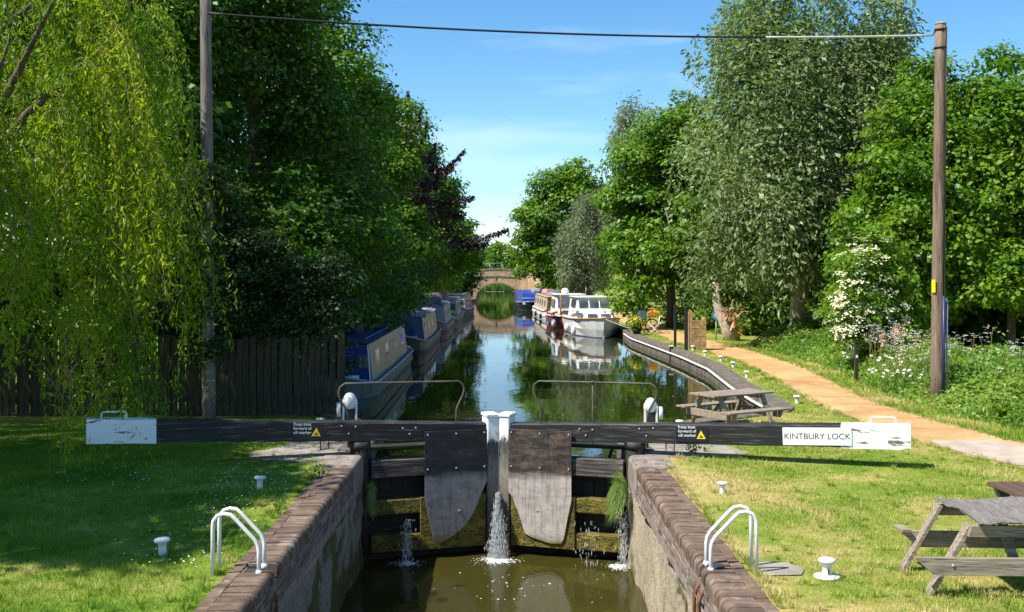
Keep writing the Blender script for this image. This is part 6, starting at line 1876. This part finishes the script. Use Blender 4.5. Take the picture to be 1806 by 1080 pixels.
# ------------------------------------------------------------------ grass blades, daisies
def lawn():
    g = np.random.default_rng(200)
    def field(n, x0, x1, y0, y1, hmin, hmax, w, fn=None):
        x = g.uniform(x0, x1, n)
        u = g.random(n)
        y = 1 / (1 / y0 + u * (1 / y1 - 1 / y0))          # denser close by
        k = np.ones(n, bool) if fn is None else fn(x, y)
        x, y = x[k], y[k]
        n = len(x)
        a = g.random(n) * 6.283
        patch = 0.7 + 0.5 * np.sin(x * 1.9 + 1.3 * np.sin(y * 1.1)) * np.sin(y * 1.7 + x * 0.6)
        h = g.uniform(hmin, hmax, n) * np.clip(patch, 0.45, 1.3)
        b = np.stack([np.cos(a), np.sin(a), np.zeros(n)], 1) * (w * np.clip(y / 12, 0.8, 3))[:, None]
        P = np.stack([x, y, np.full(n, -0.003)], 1)
        tip = P + np.stack([g.normal(0, 0.45, n) * h, g.normal(0, 0.45, n) * h, h], 1)
        return np.stack([P - b, P + b, tip], 1).reshape(-1, 3)
    eL = lambda y: np.interp(y, [p[0] for p in E_L], [p[1] for p in E_L])
    eR = lambda y: np.interp(y, [p[0] for p in E_R], [p[1] for p in E_R])
    pl = lambda y: np.interp(y, [p[0] for p in PL], [p[1] for p in PL])
    pr = lambda y: np.interp(y, [p[0] for p in PR], [p[1] for p in PR])
    def ragged(x, y): return 0.09 * np.sin(y * 5.1) + 0.07 * np.sin(y * 11.7 + 1) + g.normal(0, 0.10, len(x))
    def right(x, y):
        rg = ragged(x, y)
        back = np.where(y < 19, 2.56, eR(y) + 0.58) + rg
        k = (x > back) & (x < pl(y) + 0.02 + 0.9 * rg)
        k &= ~((x > 2.62) & (x < 3.1) & (y > 11.38) & (y < 11.88))
        k &= ~((x > 2.4) & (x < 3.9) & (y > 18.6) & (y < 20.5) & (g.random(len(x)) < 0.9))
        # bare trodden earth shows through beside the coping
        thin = np.clip((x - back) / 0.9, 0.25, 1.0)
        return k & (g.random(len(x)) < thin)
    def verge(x, y):
        return (x > pr(y) - 0.02 + 0.9 * ragged(x, y)) & (x < pr(y) + 1.9)
    def left(x, y):
        rg = ragged(x, y)
        back = np.where(y < 19, -2.97, eL(y) - 0.58) + rg
        k = (x < back)
        k &= ~((x > -4.7) & (y > 18.0) & (y < 20.4) & (g.random(len(x)) < 0.75))
        thin = np.clip((back - x) / 0.8, 0.3, 1.0)
        return k & (g.random(len(x)) < thin)
    V = [field(205000, 2.5, 10.0, 9.2, 30.0, 0.025, 0.068, 0.0042, right),
         field(40000, 5.8, 9.5, 26.0, 56.0, 0.03, 0.07, 0.008, right),
         field(60000, 7.5, 13.0, 16.0, 48.0, 0.05, 0.15, 0.006, verge),
         field(150000, -9.5, -2.6, 9.2, 24.0, 0.03, 0.075, 0.0042, left)]
    V = np.concatenate(V)
    o = link('lawn_grass', poly_mesh('lawn_grass', V, 3, g.random(len(V) // 3), 'grass_blade', 3), None)
    tag(o, 'short mown grass of the lock lawns and verges', None, kind='stuff')
    # daisies in the shaded lawn
    n = 420
    x = np.concatenate([g.normal(-3.6, 0.45, n // 2), g.uniform(-7, -3.1, n // 2)]); y = np.concatenate([g.uniform(11.5, 17.0, n // 2), g.normal(16.6, 0.9, n // 2)])
    k = x < -3.1
    x, y = x[k], y[k]; n = len(x)
    P = np.stack([x, y, np.full(n, 0.055)], 1)
    D = unit(np.stack([g.normal(0, 1, n), g.normal(0, 1, n), np.zeros(n)], 1)); N_ = unit(g.normal(0, .2, (n, 3)) + np.array([0, -.4, 1]))
    o = link('lawn_daisies', poly_mesh('lawn_daisies', leaf_quads(P, D, N_, np.full(n, 0.024), np.full(n, 0.022)), 4, g.random(n), 'petal_white', 4), None)
    tag(o, 'small white daisies dotted in the shaded lawn', None, kind='stuff')
    # weeds rooted in the joints of the coping
    for lb, x, y, k in (('little yellow-green weed growing on the shaded coping', -2.85, 16.7, 1.0), ('small weed in the paving by the sunlit gate', 3.15, 18.75, 1.3), ('tiny weed on the shaded coping near the ladder', -2.95, 14.2, 0.8)):
        t = thing('coping_weed', lb, 'weed', (x, y, 0.02))
        m = 70
        P = np.stack([g.normal(0, .06 * k, m), g.normal(0, .06 * k, m), g.random(m) * 0.16 * k], 1)
        D = unit(g.normal(0, .6, (m, 3)) + np.array([0, 0, .8])); N_ = unit(np.cross(D, g.normal(0, 1, (m, 3))))
        link('leaves', poly_mesh('leaves', leaf_quads(P, D, N_, np.full(m, 0.07 * k), np.full(m, 0.022 * k)), 4, g.random(m), 'leaf_bright', 4), None, t)
lawn()
def tufts():
    g = np.random.default_rng(210)
    C = []
    for (bx_, by_) in ((3.29, 11.3), (3.05, 15.58), (-3.59, 15.9), (-3.83, 12.2), (4.2, 10.7), (4.15, 11.5)):
        C += [(bx_ + g.normal(0, .09), by_ + g.normal(0, .07), 0.08) for _ in range(5)]
    for _ in range(520):
        C.append((g.uniform(2.7, 8.5), 1 / g.uniform(1 / 22, 1 / 9.5), g.uniform(0.05, 0.10)))
    for _ in range(420):
        C.append((g.uniform(-8.5, -3.1), 1 / g.uniform(1 / 22, 1 / 9.5), g.uniform(0.05, 0.11)))
    for _ in range(150):
        C.append((2.55 + abs(g.normal(0, .06)), g.uniform(9, 18), g.uniform(0.05, 0.09)))
        C.append((-2.97 - abs(g.normal(0, .06)), g.uniform(9, 18), g.uniform(0.05, 0.09)))
    for _ in range(260):
        yy = g.uniform(17, 45)
        C.append((path_r(yy) + g.normal(0.1, 0.12), yy, g.uniform(0.06, 0.14)))
        C.append((path_l(yy) - g.normal(0.05, 0.10), yy, g.uniform(0.05, 0.10)))
    C = np.array([c for c in C if not (c[1] > 16.5 and c[0] > path_l(c[1]) + 0.15 and c[0] < path_r(c[1]) - 0.15)])
    per = 26
    A = np.repeat(C, per, 0); n = len(A)
    a = g.random(n) * 6.283; r = np.abs(g.normal(0, 0.035, n))
    P = np.stack([A[:, 0] + r * np.cos(a), A[:, 1] + r * np.sin(a), np.full(n, -0.003)], 1)
    h = A[:, 2] * g.uniform(0.6, 1.3, n)
    tip = P + np.stack([np.cos(a) * h * g.uniform(.1, .9, n), np.sin(a) * h * g.uniform(.1, .9, n), h], 1)
    b = np.stack([-np.sin(a), np.cos(a), np.zeros(n)], 1) * 0.0045
    V = np.stack([P - b, P + b, tip], 1).reshape(-1, 3)
    tag(link('grass_tufts', poly_mesh('grass_tufts', V, 3, np.repeat(g.random(len(C)), per), 'grass_blade', 3), None), 'longer grass tufts dotted over the lawns and path edges', None, kind='stuff')
    # grit on the towpath
    n = 2600
    y = 1 / g.uniform(1 / 44, 1 / 15, n)
    l_ = np.interp(y, [p[0] for p in PL], [p[1] for p in PL]); r_ = np.interp(y, [p[0] for p in PR], [p[1] for p in PR])
    e_ = np.where(g.random(n) < 0.5, np.abs(g.normal(0, 0.12, n)), 1 - np.abs(g.normal(0, 0.12, n)))
    u = np.where(g.random(n) < 0.6, np.clip(e_, 0.01, 0.99), g.random(n))
    sz = g.uniform(0.006, 0.020, n)
    base = np.array([(1, 0, 0), (0, 1, 0), (-1, 0, 0), (0, -1, 0), (0, 0, 0.8)], float)
    F = np.array([(0, 1, 4), (1, 2, 4), (2, 3, 4), (3, 0, 4)])
    V = base[None] * sz[:, None, None] * g.uniform(.6, 1.3, (n, 1, 3)) + np.stack([l_ + (r_ - l_) * u, y, np.full(n, 0.006)], 1)[:, None, :]
    tag(link('path_grit', poly_mesh('path_grit', V[:, F].reshape(-1, 3), 3, None, 'slab', 3), None), 'loose grit scattered on the gravel towpath', None, kind='stuff')
tufts()
def wall_ferns():
    g = np.random.default_rng(5)
    for lb, x, y, z, n, ln, s in (('long tuft of grass hanging from the sunlit wall beside the gate', 2.02, 18.45, -0.48, 260, 0.80, -1), ('short tuft of weeds on the shaded wall beside the gate', -2.36, 18.4, -0.55, 160, 0.35, 1)):
        t = thing('hanging_grass', lb, 'grass tuft', (x, y, z))
        a = g.normal(0, 1, (n, 2))
        VV = []
        P0 = np.stack([np.zeros(n) + s * 0.02, a[:, 0] * 0.15, g.uniform(-0.3, 0.12, n)], 1)
        d1 = unit(np.stack([s * g.uniform(0.3, 1.0, n), a[:, 1] * 0.45, g.uniform(0.0, 0.8, n)], 1))
        seg = ln * g.uniform(0.25, 0.42, n)
        P1 = P0 + d1 * (seg * 0.55)[:, None]
        d2 = unit(d1 * np.array([0.5, 0.6, 0]) + np.array([0, 0, -0.9]))
        N_ = unit(np.stack([np.full(n, s * 0.5), -np.ones(n), np.full(n, 0.3)], 1))
        V = np.concatenate([leaf_quads(P0, d1, N_, seg, np.full(n, 0.010)), leaf_quads(P1, d2, N_, seg * 1.5, np.full(n, 0.009))])
        link('blades', poly_mesh('blades', V, 4, g.random(2 * n), 'leaf_reed', 4), None, t)
wall_ferns()

# ------------------------------------------------------------------ leaking water and foam
def leak(label, x, y, ztop, w0, w1, n, seed):
    g = np.random.default_rng(seed)
    q = g.random(n) ** 0.8
    z = ztop + (LOCK_Z + 0.02 - ztop) * q
    w = w0 + (w1 - w0) * q
    cx = x + g.normal(0, 1, n) * w * 0.42
    cy = y - 0.12 - 0.35 * q + g.normal(0, 0.04, n)
    sz = g.uniform(0.0025, 0.0085, n); st = g.uniform(1.5, 8, n)
    base = np.array([(1, 0, 0), (0, 1, 0), (-1, 0, 0), (0, -1, 0), (0, 0, 1), (0, 0, -1)], float)
    F = np.array([(0, 1, 4), (1, 2, 4), (2, 3, 4), (3, 0, 4), (1, 0, 5), (2, 1, 5), (3, 2, 5), (0, 3, 5)])
    V = base[None] * (sz[:, None, None] * np.stack([np.ones(n), np.ones(n), st], 1)[:, None, :]) + np.stack([cx, cy, z], 1)[:, None, :]
    T = V[:, F].reshape(-1, 3)
    o = link('water_leak', poly_mesh('water_leak', T, 3, None, 'spray', 3), None)
    tag(o, label, None, kind='stuff')
def spray_mat():
    m, n, l = new_mat('spray')
    p = n.new('ShaderNodeBsdfPrincipled')
    p.inputs['Base Color'].default_value = (0.80, 0.83, 0.84, 1)
    p.inputs['Roughness'].default_value = 0.15
    p.inputs['Transmission Weight'].default_value = 0.6
    p.inputs['IOR'].default_value = 1.33
    o = n.new('ShaderNodeOutputMaterial')
    l.new(p.outputs[0], o.inputs['Surface'])
spray_mat()
leak('white water spurting through the joint between the gates', -0.17, 19.55, -0.78, 0.04, 0.19, 3600, 1)
leak('thin trickle leaking from the shaded gate leaf', -1.72, 19.1, -1.15, 0.10, 0.14, 260, 2)
leak('small leak splashing at the foot of the sunlit gate', 1.95, 18.85, -0.95, 0.12, 0.12, 360, 3)
leak('drips falling from the middle of the sunlit leaf', 1.35, 19.05, -1.10, 0.30, 0.32, 90, 4)
def foam(label, x, y, rx, ry, n, seed):
    g = np.random.default_rng(seed)
    a = g.random(n) * 6.283; r = np.abs(g.normal(0, 0.55, n))
    cx = x + np.cos(a) * r * rx; cy = y + np.sin(a) * r * ry
    sz = g.uniform(0.004, 0.016, n) * np.clip(1.4 - r * 0.6, 0.4, 1.4)
    base = np.array([(1, 0, 0), (0.5, 0.86, 0), (-0.5, 0.86, 0), (-1, 0, 0), (-0.5, -0.86, 0), (0.5, -0.86, 0), (0, 0, 0.7)], float)
    F = np.array([(k, (k + 1) % 6, 6) for k in range(6)])
    V = base[None] * sz[:, None, None] * np.array([1.3, 1.0, 1.0]) + np.stack([cx, cy, np.full(n, LOCK_Z + 0.012)], 1)[:, None, :]
    o = link('foam', poly_mesh('foam', V[:, F].reshape(-1, 3), 3, None, 'foam', 3), None)
    tag(o, label, None, kind='stuff')
foam('patch of white foam under the main spurt', -0.17, 18.95, 0.34, 0.30, 700, 11)
foam('faint foam under the shaded trickle', -1.72, 18.75, 0.26, 0.20, 220, 12)
foam('foam where the small leak meets the water', 1.90, 18.55, 0.22, 0.22, 500, 13)
foam('scattered bubbles drifting across the chamber', 0.2, 17.6, 1.9, 1.5, 36, 14)

def flotsam():
    g = np.random.default_rng(31)
    n = 420
    y = 21 + g.random(n) ** 1.4 * 50
    x = np.where(g.random(n) < 0.5, np.interp(y, [p[0] for p in E_R], [p[1] for p in E_R]) - np.abs(g.normal(0, 0.8, n)) - 0.1, g.uniform(-3.0, 5.0, n))
    k = (x > np.interp(y, [p[0] for p in E_L], [p[1] for p in E_L]) + 0.1) & (x < np.interp(y, [p[0] for p in E_R], [p[1] for p in E_R]) - 0.05)
    x, y = x[k], y[k]; n = len(x)
    P = np.stack([x, y, np.full(n, WATER_Z + 0.005)], 1)
    a = g.random(n) * 6.283
    D = np.stack([np.cos(a), np.sin(a), np.zeros(n)], 1); N_ = np.tile(np.array([[0, 0, 1.0]]), (n, 1))
    tag(link('floating_leaves', poly_mesh('floating_leaves', leaf_quads(P, D, N_, 0.06 * g.uniform(.5, 1.3, n), 0.04 * g.uniform(.5, 1.3, n)), 4, g.random(n), 'petal_dull', 4), None), 'scattered leaves and fluff floating on the canal', None, kind='stuff')
flotsam()
